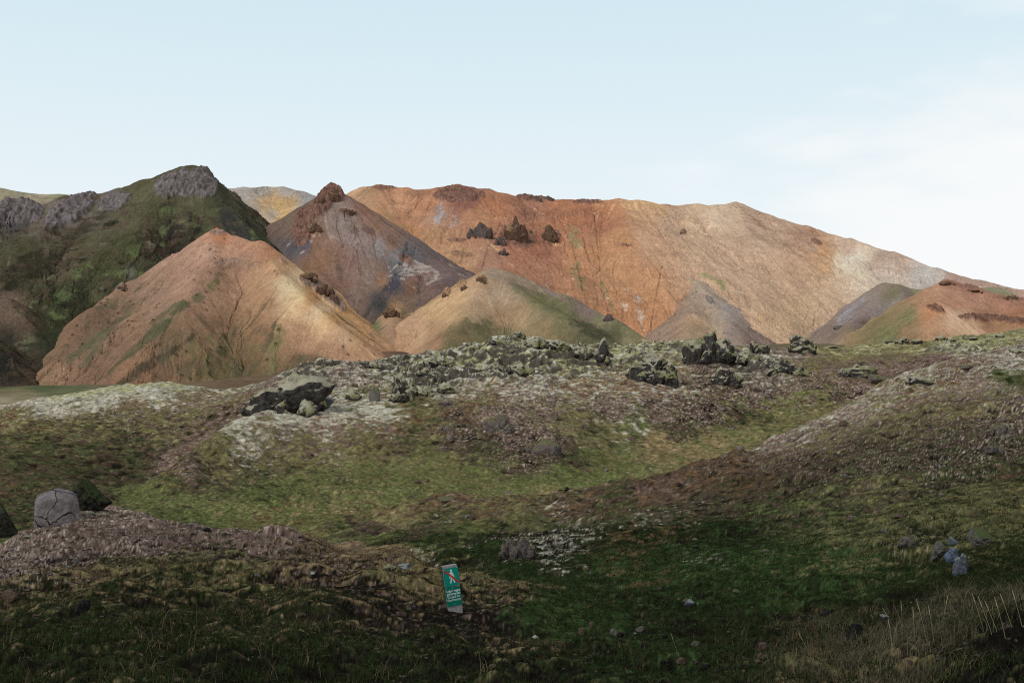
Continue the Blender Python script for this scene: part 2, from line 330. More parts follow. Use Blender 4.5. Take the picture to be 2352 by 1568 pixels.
GRN = (96, 100, 56); OLV = (122, 112, 74); DKG = (58, 62, 40); BRN = (102, 80, 62)
def build_mountains():
    R = {}
    # far left plateau
    R['far_left'] = landform('distant_ridge', -500, 420, 1250, 1750, 200, 120, [([(-600, 425, 1560), (0, 434, 1500), (60, 446, 1500), (140, 448, 1520), (240, 456, 1560), (420, 480, 1700)], .3)],
        [(0, 440, (150, 138, 105)), (100, 455, (160, 142, 112)), (150, 470, (130, 128, 84)), (40, 470, (140, 128, 98))], rill=2, rough=1.5, zmin=40, seed=3)
    # far grey mountain with the yellow bowl
    R['grey'] = landform('grey_mountain', 380, 900, 1500, 2300, 420, 260,
        [([(380, 440, 2100), (500, 433, 2000), (560, 432, 2000), (610, 430, 2020), (650, 430, 2020), (690, 440, 2000), (735, 453, 1950), (780, 462, 1900), (860, 500, 1850)], .46),
         ([(560, 432, 2000), (590, 470, 1850), (640, 512, 1700)], .5), ([(735, 453, 1950), (700, 470, 1850), (668, 500, 1720)], .5)],
        [(520, 440, (150, 134, 128)), (560, 450, (152, 138, 130)), (600, 440, (160, 148, 138)), (660, 440, (162, 150, 142)), (700, 450, (148, 142, 142)), (720, 475, (130, 126, 138)),
         (640, 468, (196, 146, 72)), (610, 465, (194, 150, 88)), (670, 470, (196, 148, 76)), (645, 480, (190, 146, 82)), (580, 490, (140, 124, 112)), (630, 497, (165, 150, 140)), (655, 502, (205, 152, 60)), (640, 505, (195, 150, 70)), (690, 485, (140, 136, 142))],
        rill=6, rill_w=9, rough=2, zmin=60, seed=9, warp=5, gully=.5, greens=[])
    # main orange range
    sky = [(700, 500, 1650), (800, 458, 1620), (835, 433, 1600), (870, 427, 1600), (930, 433, 1600), (975, 438, 1600), (1010, 432, 1600), (1050, 426, 1600), (1080, 433, 1600), (1120, 436, 1600), (1150, 446, 1600),
           (1200, 452, 1600), (1300, 460, 1600), (1390, 462, 1600), (1420, 459, 1600), (1470, 461, 1600), (1530, 472, 1610), (1600, 470, 1630), (1650, 472, 1650), (1690, 467, 1650), (1740, 488, 1640), (1850, 520, 1600),
           (1950, 549, 1540), (2050, 580, 1470), (2150, 618, 1400), (2250, 645, 1330), (2352, 668, 1280), (2600, 730, 1200), (2800, 780, 1150)]
    R['range'] = landform('orange_mountain', 680, 2800, 900, 1760, 1500, 620,
        [(sky, .53), ([(835, 433, 1600), (880, 500, 1450), (960, 590, 1300)], .55), ([(1050, 430, 1600), (1090, 500, 1450), (1130, 600, 1300), (1180, 640, 1200)], .55),
         ([(1420, 459, 1600), (1440, 500, 1500), (1450, 580, 1370)], .55), ([(1690, 467, 1650), (1720, 540, 1500)], .55)],
        [(820, 450, (176, 130, 88)), (900, 460, (188, 128, 82)), (870, 500, (176, 122, 76)), (980, 470, (184, 118, 74)), (1050, 445, (150, 92, 66)), (1070, 465, (144, 88, 72)), (1000, 490, (166, 120, 92)),
         (1130, 470, (176, 108, 64)), (1100, 500, (178, 118, 70)), (1220, 465, (150, 96, 70)), (1300, 480, (178, 108, 62)), (1400, 480, (172, 108, 62)), (1370, 500, (160, 96, 62)), (1180, 560, (158, 98, 68)), (1240, 570, (152, 92, 62)),
         (1000, 560, (170, 118, 74)), (930, 540, (172, 112, 62)), (1060, 590, (172, 122, 80)), (1120, 600, (160, 108, 80)), (1250, 620, (160, 104, 72)), (1330, 600, (176, 116, 68)), (1400, 640, (178, 122, 72)), (1460, 720, (180, 118, 66)), (1430, 560, (180, 120, 68)),
         (1400, 740, (176, 116, 66)), (1340, 660, (162, 108, 66)), (1500, 560, (182, 134, 96)), (1540, 520, (178, 138, 106)), (1480, 480, (182, 132, 88)), (1470, 650, (184, 124, 72)), (1600, 500, (190, 152, 116)), (1650, 490, (196, 162, 130)), (1620, 560, (186, 146, 112)),
         (1700, 600, (184, 144, 112)), (1750, 540, (184, 146, 116)), (1780, 500, (190, 150, 120)), (1780, 650, (180, 140, 106)), (1820, 720, (174, 138, 100)), (1860, 560, (176, 136, 108)), (1880, 570, (190, 134, 80)), (1900, 600, (192, 142, 92)), (1860, 640, (180, 138, 102)), (1900, 680, (184, 146, 110)),
         (1930, 600, (206, 178, 148)), (1960, 590, (212, 190, 165)), (1990, 610, (200, 174, 145)), (1850, 540, (170, 126, 98)), (1950, 565, (184, 146, 120)), (2020, 600, (176, 142, 120)), (2050, 620, (186, 158, 138)), (2040, 640, (194, 172, 152)), (2120, 640, (172, 158, 150)), (2060, 600, (170, 136, 116)), (2200, 640, (166, 128, 108)), (2350, 672, (164, 124, 104)), (2600, 730, (160, 124, 100))],
        rill=7, rill_w=9, rough=3.0, crag=(118, 80, 66), crags=[(1100, 540, 34, 12, 0, .35), (1188, 545, 46, 26, 20, .45), (1265, 545, 26, 22, 0, .4), (1050, 552, 26, 5, 0, .4), (1060, 585, 30, 8, 10, .35), (1240, 500, 50, 8, 10, .3), (1050, 448, 60, 20, 0, .55), (1230, 455, 45, 9, 0, .8), (1350, 465, 40, 6, 0, .5), (960, 445, 40, 8, 0, .3), (1300, 490, 60, 10, 0, .3), (880, 432, 30, 6, 0, .4), (1875, 558, 14, 5, 20, .8), (1570, 535, 8, 5, 0, .9), (1440, 565, 14, 3, 0, .7)],
        greens=[(1010, 480, 14, 40, 8, (150, 140, 148), .8), (1040, 500, 10, 40, 12, (152, 140, 145), .7), (900, 500, 30, 16, 60, (124, 122, 74), .7), (930, 520, 20, 14, 40, (110, 118, 66), .7), (1320, 540, 12, 40, -22, (128, 124, 74), .8), (1390, 680, 10, 60, -15, (120, 112, 66), .75), (1330, 640, 14, 50, -25, (122, 108, 66), .7), (1640, 650, 40, 12, 30, (126, 124, 66), .7)],
        zmin=-25, seed=20, shade=1.08, mottle=[((204, 156, 92), 1, .40, 470, 800), ((150, 100, 70), -1, .45, 440, 800), ((196, 168, 146), -1, .30, 600, 790)], dots=.0, warp=11, channels=[([(1150, 512), (1142, 530), (1122, 565), (1116, 585), (1108, 612)], 2.2, 3, (104, 74, 52)), ([(1366, 495), (1370, 530), (1373, 566), (1380, 636), (1386, 680), (1398, 712)], 2.4, 4, (110, 78, 50)),
            ([(1280, 495), (1298, 530), (1312, 555), (1329, 618), (1338, 660), (1350, 700)], 2.6, 4, (116, 84, 54)), ([(1521, 612), (1514, 640), (1508, 671), (1500, 720), (1492, 772)], 2.0, 4, (88, 66, 50)), ([(1230, 620), (1280, 600), (1290, 640)], 1.5, 1, (140, 96, 64)), ([(1335, 520), (1342, 560), (1360, 620), (1375, 700)], 1.8, 3, (124, 88, 56)), ([(1866, 765), (1872, 720), (1890, 690)], 2, 2, (130, 98, 72))])
    # red peak with spires, left of the range
    R['red'] = landform('red_mountain', 600, 1180, 780, 1320, 800, 520,
        [([(640, 545, 1130), (665, 520, 1140), (690, 500, 1150), (715, 482, 1150), (735, 458, 1150), (765, 440, 1150), (790, 452, 1150), (820, 470, 1160), (860, 498, 1150), (900, 530, 1140), (940, 560, 1120), (975, 590, 1080), (1010, 605, 1050), (1080, 640, 1000), (1130, 660, 960)], .66),
         ([(735, 458, 1150), (700, 530, 1080), (705, 590, 1010), (740, 640, 950)], .75), ([(975, 590, 1080), (945, 600, 1020), (905, 650, 960), (870, 700, 900)], .62), ([(1040, 620, 1030), (1000, 665, 930), (950, 720, 860)], .6)],
        [(745, 450, (120, 78, 66)), (765, 440, (128, 80, 66)), (700, 490, (116, 88, 70)), (680, 520, (122, 98, 80)), (680, 560, (84, 82, 88)), (720, 540, (136, 92, 68)), (790, 500, (146, 124, 116)), (770, 480, (150, 124, 110)), (820, 540, (148, 122, 116)), (860, 520, (146, 104, 80)), (840, 480, (140, 96, 74)),
         (870, 560, (140, 122, 120)), (920, 590, (124, 118, 122)), (900, 550, (138, 98, 76)), (760, 580, (142, 102, 82)), (800, 620, (140, 104, 90)), (820, 680, (136, 106, 92)), (850, 640, (140, 112, 98)), (780, 660, (138, 98, 74)), (730, 600, (140, 96, 64)), (880, 640, (150, 104, 72)), (915, 625, (88, 86, 90)), (940, 600, (78, 78, 84)), (960, 615, (100, 100, 104)), (905, 660, (70, 72, 80)), (870, 700, (60, 62, 68)), (960, 640, (122, 88, 74)), (1000, 660, (112, 84, 76)), (940, 660, (124, 84, 58)), (1040, 650, (108, 86, 86)), (1000, 620, (112, 88, 84)), (950, 690, (118, 90, 72)), (900, 710, (150, 110, 66)), (1060, 690, (110, 86, 72))],
        rill=6, rill_w=6, rough=3, crag=(116, 78, 62), crags=[(760, 445, 28, 16, 0, 1.3), (740, 470, 20, 30, 30, .9), (700, 500, 22, 26, 40, .8), (790, 490, 16, 8, 20, .5), (690, 540, 22, 30, -10, .7), (935, 600, 24, 10, 30, .5), (970, 640, 30, 12, -20, .35)],
        greens=[(870, 570, 12, 60, -30, (150, 142, 146), .6), (700, 560, 12, 30, 0, (86, 88, 98), .6), (905, 655, 12, 50, 38, (64, 68, 78), .9)], zmin=-45, seed=33, mottle=[((170, 148, 138), 1, .40, 470, 760), ((110, 82, 72), -1, .35, 470, 760)], warp=8, channels=[([(935, 560), (925, 600), (904, 636), (875, 680), (851, 703), (835, 727)], 6, 5, (60, 60, 66)), ([(955, 570), (945, 610), (915, 645)], 3, 2, (104, 104, 110)), ([(960, 650), (965, 690), (958, 700)], 4, 2, (66, 74, 88)), ([(905, 640), (960, 618), (1000, 622)], 3, 2, (84, 82, 88))])
    # green mountain, left
    R['green'] = landform('green_mountain', -500, 780, 620, 1250, 1050, 560,
        [([(-500, 500, 1020), (-100, 478, 1000), (0, 468, 1000), (50, 468, 1000), (100, 480, 1010), (150, 455, 1020), (200, 449, 1040), (270, 437, 1060), (330, 420, 1080), (380, 404, 1090), (415, 390, 1100), (440, 383, 1100), (462, 390, 1100), (482, 404, 1095), (496, 432, 1090), (520, 449, 1080), (560, 472, 1075), (600, 500, 1065), (640, 540, 1050), (665, 580, 1040), (720, 660, 1010)], .62),
         ([(150, 458, 1020), (110, 520, 950), (20, 590, 880), (-100, 640, 840)], .66), ([(450, 440, 1070), (470, 500, 1010), (500, 550, 940)], .62), ([(330, 425, 1080), (290, 520, 990), (240, 590, 930)], .66),
         ([(-400, 620, 860), (-60, 665, 800), (20, 690, 790), (70, 760, 765), (105, 840, 745)], .75), ([(-300, 720, 760), (-40, 770, 720), (30, 830, 700), (60, 880, 690)], .8)],
        [(50, 480, (110, 98, 98)), (30, 500, (92, 84, 86)), (80, 520, (120, 104, 88)), (150, 470, (130, 114, 108)), (180, 500, (132, 114, 108)), (230, 460, (122, 108, 90)), (330, 440, (112, 104, 70)), (280, 500, (108, 98, 70)), (400, 470, (110, 100, 70)), (350, 490, (98, 94, 58)), (450, 475, (108, 102, 66)),
         (200, 560, (100, 92, 62)), (100, 600, (110, 96, 66)), (40, 640, (82, 76, 50)), (150, 590, (118, 98, 70)), (60, 570, (88, 82, 52)), (250, 600, (72, 74, 44)), (300, 560, (86, 84, 48)), (350, 540, (76, 62, 50)), (400, 520, (68, 60, 50)), (450, 520, (92, 92, 54)), (400, 560, (70, 62, 50)), (480, 500, (94, 96, 58)), (520, 500, (66, 62, 62)), (560, 540, (72, 66, 64)), (560, 490, (98, 98, 66)), (610, 550, (84, 88, 52)), (600, 510, (96, 94, 62)), (640, 570, (70, 64, 62)), (620, 530, (66, 64, 66)),
         (320, 620, (84, 78, 56)), (260, 660, (60, 64, 38)), (200, 680, (60, 60, 40)), (300, 660, (88, 82, 56)), (150, 720, (60, 62, 40)), (100, 700, (80, 80, 50)), (130, 780, (56, 66, 40)), (180, 790, (60, 66, 42)), (30, 710, (136, 104, 84)), (60, 750, (130, 98, 78)), (10, 690, (130, 104, 84)), (80, 790, (66, 70, 46)), (110, 820, (62, 62, 46)), (30, 780, (62, 60, 48)), (20, 830, (40, 40, 38)), (60, 860, (96, 72, 52)), (40, 850, (60, 54, 44)), (100, 860, (70, 62, 46)), (-100, 600, (90, 88, 56)), (-100, 800, (60, 60, 44))],
        rill=9, rill_w=9, rough=4, crag=(104, 92, 93), crags=[(425, 424, 56, 30, 0, .9), (470, 420, 32, 36, 10, .8), (390, 428, 40, 26, -20, .7), (160, 485, 70, 26, -30, .75), (260, 465, 45, 22, -15, .5), (40, 490, 60, 28, 0, .95), (300, 630, 16, 24, 0, .3)],
        greens=[(250, 630, 90, 90, 0, (88, 96, 52), .75), (330, 520, 70, 40, -30, (98, 102, 60), .6), (450, 520, 60, 30, 0, (102, 104, 62), .55), (120, 720, 90, 70, 40, (66, 74, 42), .8), (200, 760, 60, 60, 40, (74, 78, 48), .6), (100, 590, 120, 20, -25, (60, 54, 40), .9), (60, 640, 120, 16, -25, (56, 52, 38), .85), (200, 520, 90, 14, -28, (72, 66, 46), .8), (560, 500, 40, 12, 48, (60, 58, 60), .9), (625, 555, 30, 10, 60, (52, 52, 54), .9), (370, 570, 60, 50, 0, (60, 48, 38), .85), (430, 540, 50, 24, 0, (58, 52, 46), .7)],
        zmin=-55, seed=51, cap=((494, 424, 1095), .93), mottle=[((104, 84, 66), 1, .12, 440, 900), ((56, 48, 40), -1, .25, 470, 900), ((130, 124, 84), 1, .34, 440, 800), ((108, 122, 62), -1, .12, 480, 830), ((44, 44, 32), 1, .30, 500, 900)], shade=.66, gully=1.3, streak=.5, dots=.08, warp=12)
    # brown pyramid hill
    R['pyramid'] = landform('brown_hill', -100, 1000, 560, 1010, 1100, 560,
        [([(480, 545, 905), (500, 532, 880), (545, 548, 870), (600, 560, 860), (640, 592, 855), (700, 640, 850), (760, 692, 840), (830, 745, 820), (890, 790, 800)], .85),
         ([(600, 560, 860), (650, 640, 800), (700, 690, 760), (790, 760, 720)], .74), ([(500, 535, 880), (470, 620, 800), (420, 700, 740)], .72), ([(490, 540, 885), (400, 592, 870), (300, 652, 840), (212, 712, 795), (150, 790, 750)], .84)],
        [(500, 545, (168, 104, 62)), (560, 560, (166, 112, 78)), (480, 570, (158, 116, 92)), (560, 590, (152, 110, 84)), (430, 620, (152, 110, 88)), (620, 580, (168, 110, 68)), (640, 620, (176, 128, 84)), (520, 650, (156, 112, 80)), (350, 680, (142, 106, 82)), (450, 700, (146, 106, 76)), (600, 680, (162, 116, 74)),
         (660, 650, (196, 164, 118)), (690, 680, (196, 158, 104)), (740, 710, (200, 160, 112)), (780, 720, (188, 134, 66)), (720, 680, (176, 120, 58)), (820, 760, (184, 130, 66)), (800, 770, (186, 142, 102)), (860, 790, (170, 122, 80)), (700, 760, (158, 112, 76)), (600, 760, (146, 102, 66)), (500, 760, (128, 92, 60)), (400, 780, (114, 88, 58)), (300, 740, (130, 96, 70)), (250, 800, (124, 92, 66)), (200, 840, (124, 90, 64)), (300, 850, (132, 92, 62)), (400, 860, (122, 88, 58)), (500, 850, (108, 86, 50)), (600, 850, (112, 84, 52)), (700, 840, (116, 82, 56)), (560, 800, (120, 92, 56)), (780, 810, (158, 112, 78))],
        rill=5, rill_w=5, rough=2, crag=(128, 104, 92), crags=[(515, 607, 36, 12, -10, .35), (585, 612, 20, 7, -10, .3), (500, 538, 20, 6, 0, .5), (650, 600, 10, 5, 40, .4), (700, 650, 10, 18, -50, .5), (770, 695, 12, 40, -45, .75), (740, 672, 12, 40, -45, .75), (275, 660, 14, 9, -20, .5)],
        greens=[(260, 730, 110, 30, -45, (74, 78, 48), .9), (200, 790, 70, 40, -45, (84, 84, 54), .8), (440, 690, 130, 14, -42, (88, 94, 52), .9), (340, 770, 170, 16, -40, (76, 76, 46), .95), (280, 730, 150, 10, -42, (84, 82, 52), .8), (480, 800, 90, 40, -20, (92, 98, 50), .8), (520, 790, 26, 60, 15, (70, 66, 40), .95), (620, 790, 60, 60, 0, (96, 106, 52), .85), (520, 850, 180, 40, 0, (80, 88, 50), .8), (340, 840, 160, 14, -32, (70, 60, 44), .9), (700, 830, 80, 20, 0, (86, 88, 52), .7)],
        zmin=-50, seed=71, shade=1.12, mottle=[((86, 80, 54), -1, .35, 700, 900), ((176, 136, 104), 1, .42, 560, 860)], streak=.4, dots=.15, warp=9)
    # centre tan hill
    R['tan'] = landform('tan_hill', 800, 1640, 560, 1000, 820, 480,
        [([(1060, 655, 880), (1085, 650, 875), (1108, 640, 860), (1128, 618, 880), (1160, 628, 880), (1200, 641, 880), (1300, 682, 860), (1400, 732, 830), (1490, 785, 800), (1560, 830, 780)], .70),
         ([(1108, 640, 860), (1080, 700, 800), (1040, 760, 740)], .74), ([(1020, 685, 850), (1060, 655, 880)], .8), ([(1150, 640, 860), (1280, 720, 780), (1380, 770, 730)], .62)],
        [(1108, 650, (178, 134, 92)), (1060, 680, (186, 142, 92)), (1020, 720, (184, 140, 90)), (960, 770, (184, 140, 98)), (920, 790, (180, 132, 88)), (1000, 790, (158, 114, 76)), (1100, 700, (170, 132, 96)), (1140, 680, (168, 136, 104)), (1130, 630, (148, 122, 98)), (1190, 660, (138, 112, 90)), (1260, 670, (128, 104, 92)), (1340, 710, (120, 98, 88)), (1200, 720, (160, 126, 86)), (1240, 700, (124, 112, 72)), (1150, 740, (162, 122, 82)), (1060, 770, (130, 108, 66)), (1040, 800, (96, 92, 54)), (1100, 760, (110, 102, 60)), (1150, 770, (118, 108, 66)), (1250, 760, (138, 112, 68)), (1300, 740, (112, 102, 62)), (1350, 770, (84, 78, 48)), (1400, 770, (92, 86, 56)), (1380, 735, (118, 110, 74)), (1450, 780, (126, 114, 74))],
        rill=5, rill_w=5, rough=1.8, crag=(150, 108, 66), crags=[(1105, 643, 12, 8, 0, .6), (1060, 655, 12, 8, -30, .5), (1025, 672, 10, 8, -30, .5)],
        greens=[(1070, 780, 80, 50, -20, (92, 94, 54), .8), (1280, 710, 130, 20, 28, (104, 102, 58), .85), (1360, 760, 70, 18, 28, (62, 60, 42), .9), (1200, 660, 80, 8, 25, (100, 102, 60), .6)], zmin=-50, seed=90, mottle=[((92, 82, 56), -1, .38, 700, 820), ((186, 150, 112), 1, .42, 650, 800)], warp=8)
    # pale pyramid spur
    R['spur'] = landform('pale_spur', 1380, 1960, 820, 1480, 560, 480,
        [([(1545, 612, 1400), (1570, 625, 1350), (1600, 648, 1290), (1625, 675, 1220), (1655, 715, 1140), (1690, 765, 1060), (1730, 830, 980)], .68), ([(1600, 648, 1290), (1590, 720, 1130), (1570, 790, 1010)], .6)],
        [(1560, 630, (150, 120, 88)), (1590, 650, (168, 142, 116)), (1560, 680, (158, 126, 104)), (1530, 740, (150, 118, 96)), (1600, 700, (160, 128, 104)), (1600, 740, (174, 134, 94)), (1640, 690, (162, 140, 122)), (1670, 720, (156, 138, 128)), (1680, 760, (146, 122, 112)), (1740, 770, (136, 108, 98)), (1620, 770, (170, 134, 102)), (1780, 780, (140, 108, 92)), (1650, 760, (172, 142, 110))],
        rill=4, rill_w=6, rough=2, zmin=-40, seed=101, dots=.35, crag=(120, 108, 104), crags=[(1630, 690, 8, 14, -35, .45)], warp=6)
    R['cone'] = landform('small_tan_cone', 800, 1010, 780, 930, 240, 160, [([(912, 706, 880), (905, 730, 850), (898, 752, 825)], .72)],
        [(905, 712, (176, 128, 84)), (890, 740, (168, 128, 92)), (925, 740, (164, 122, 86)), (860, 745, (104, 106, 62)), (940, 720, (96, 104, 58)), (900, 760, (160, 118, 84))], rill=2, rill_w=4, rough=1, zmin=-40, seed=141, warp=4)
    # right: purple spur and orange hill
    R['purple'] = landform('purple_spur', 1820, 2400, 820, 1330, 560, 420,
        [([(2030, 652, 1180), (2060, 655, 1180), (2110, 668, 1180), (2170, 660, 1200), (2300, 660, 1220)], .8), ([(2070, 662, 1160), (2090, 720, 1040), (2080, 790, 930)], .75), ([(2030, 652, 1180), (1990, 710, 1080), (1960, 770, 990)], .72)],
        [(2030, 660, (140, 116, 98)), (2000, 690, (140, 120, 108)), (1960, 720, (140, 118, 116)), (1900, 755, (136, 110, 98)), (1980, 740, (128, 100, 92)), (2050, 680, (116, 104, 68)), (2060, 700, (140, 124, 122)), (2020, 730, (138, 122, 124)), (2080, 690, (120, 100, 92)), (2030, 770, (112, 104, 62)), (2100, 720, (124, 126, 70)), (2070, 750, (112, 116, 62)), (1960, 780, (160, 126, 88)), (2010, 780, (150, 138, 96)), (2110, 700, (128, 128, 72))],
        rill=4, rill_w=6, rough=2, zmin=-40, seed=113, greens=[(1950, 720, 60, 8, -40, (146, 140, 148), .7), (2050, 715, 60, 8, -35, (142, 136, 148), .7), (1960, 750, 40, 10, -35, (96, 92, 58), .7)], warp=6)
    R['right'] = landform('orange_hill', 1940, 2900, 700, 1150, 800, 440,
        [([(2060, 728, 930), (2100, 692, 960), (2145, 660, 985), (2175, 648, 1000), (2215, 656, 1000), (2250, 668, 990), (2290, 680, 970), (2352, 690, 960), (2500, 715, 950), (2900, 790, 900)], .66), ([(2175, 652, 1000), (2150, 700, 900), (2130, 760, 830)], .64), ([(2350, 694, 960), (2330, 745, 860)], .64)],
        [(2180, 645, (150, 96, 76)), (2230, 655, (140, 92, 76)), (2160, 670, (178, 124, 90)), (2120, 700, (176, 124, 84)), (2250, 680, (172, 116, 86)), (2320, 690, (160, 106, 80)), (2200, 700, (180, 122, 86)), (2140, 715, (184, 116, 62)), (2190, 730, (200, 156, 120)), (2260, 735, (150, 98, 64)), (2330, 730, (160, 102, 66)), (2160, 740, (190, 136, 90)), (2230, 755, (196, 152, 112)), (2300, 760, (170, 122, 78)), (2080, 760, (150, 112, 72)), (2050, 775, (112, 108, 62)), (2090, 725, (126, 112, 68)), (2350, 770, (180, 128, 86)), (2600, 740, (160, 112, 78))],
        rill=4, rill_w=6, rough=2.5, crag=(110, 74, 60), crags=[(2185, 652, 26, 7, 12, .3), (2240, 664, 34, 6, 18, .3), (2320, 688, 40, 6, 5, .3), (2150, 712, 24, 7, 20, .6), (2260, 733, 60, 6, 3, .7), (2330, 738, 30, 8, 0, .5)],
        greens=[(2065, 745, 60, 16, -42, (116, 124, 64), .95)], zmin=-35, seed=127, warp=7)
    return R
RM = build_mountains()

# ------------------------------------------------------------------ plain between the moor and the mountains (one sheet reaching the horizon)
def rbf(ctrl, ku=1.0, kd=.8, power=1.0):
    A = np.array(ctrl, float); X = np.stack([A[:, 0]/F*ku, np.log(A[:, 2])*kd], 1); n = len(A)
    D = np.sqrt(((X[:, None]-X[None])**2).sum(-1)+1e-6)**power
    Pm = np.concatenate([np.ones((n, 1)), X], 1); Z = np.zeros((n+3, n+3)); Z[:n, :n] = D+np.eye(n)*1e-5; Z[:n, n:] = Pm; Z[n:, :n] = Pm.T
    w = np.linalg.solve(Z, np.concatenate([A[:, 1], np.zeros(3)]))
    def f(U, LD):
        r = np.zeros(U.shape); a = U/F*ku; b = LD*kd
        for i in range(n): r += w[i]*np.sqrt((a-X[i, 0])**2+(b-X[i, 1])**2+1e-6)**power
        return r+w[n]+w[n+1]*a+w[n+2]*b
    return f
def build_plain():
    ctrl = [(-600, 1010, 300), (-600, 935, 460), (-600, 895, 640), (0, 1010, 300), (0, 936, 460), (0, 900, 600), (0, 885, 720), (150, 888, 640), (300, 892, 600), (500, 900, 580), (150, 868, 800), (600, 885, 640), (750, 860, 640),
            (800, 835, 690), (900, 806, 760), (850, 860, 600), (950, 828, 690), (1000, 850, 640), (1176, 830, 760), (1176, 870, 500), (1500, 800, 1000), (1870, 790, 1000), (1900, 830, 600), (2352, 800, 800), (2352, 830, 500), (2900, 800, 800), (2900, 850, 400), (1176, 930, 300), (2352, 900, 300),
            (0, 840, 1500), (1176, 790, 1500), (2500, 790, 1500), (0, 815, 2500), (2400, 795, 2500)]
    f = rbf(ctrl); nu, nd = 700, 420
    lu = np.linspace(-1400, 3800, nu); ld = np.linspace(math.log(300), math.log(2500), nd); U, LD = np.meshgrid(lu, ld); D = np.exp(LD); X = (U-UC)/F*D
    V = f(U, LD); Z = -(V-VC)/F*D+fbm(X/40, D/40, 4, 5)*.8
    V = VC-Z/D*F; wu = U+25*fbm(X/50, D/50, 4, 9); wv = V+5*fbm(X/90, D/25, 4, 12)
    cols = [(-100, 892, (92, 92, 52)), (0, 885, (88, 88, 50)), (100, 890, (86, 92, 54)), (0, 902, (118, 104, 68)), (60, 912, (124, 112, 74)), (150, 900, (96, 98, 60)), (0, 920, (150, 132, 104)), (60, 925, (146, 128, 100)), (0, 928, (128, 116, 74)), (0, 936, (148, 128, 104)), (-60, 930, (140, 124, 98)),
            (250, 893, (110, 94, 66)), (400, 890, (116, 92, 66)), (600, 880, (108, 84, 60)), (800, 830, (116, 88, 74)), (850, 815, (124, 92, 72)), (880, 800, (134, 94, 60)), (930, 815, (104, 80, 66)), (870, 800, (88, 68, 58)), (1000, 840, (112, 88, 66)), (1500, 800, (110, 96, 66)), (2300, 800, (110, 98, 66))]
    C = idw(wu, wv, [c[:2] for c in cols], [alb(c[2]) for c in cols], 4.0, ys=2.5)*(1+.35*fbm(X/5, D/5, 3, 21)+.3*fbm(X/60, D/20, 3, 25))[..., None]
    # braided pale gravel bands
    o = link('plain', np_mesh('plain', np.stack([X, D, Z], -1).reshape(-1, 3), grid_quads(nd, nu), np.clip(C, .01, .6)), MAT_MTN); tag(o, kind='structure')
    # far ground to the horizon, below the plain
    s = 20000; me = np_mesh('far_ground', np.array([(-s, -s, -60), (s, -s, -60), (s, s, -60), (-s, s, -60)], float), np.array([[0, 1, 2, 3]]), np.tile(alb((96, 92, 60)), (4, 1)), False)
    tag(link('far_ground', me, MAT_MTN), kind='structure')
build_plain()

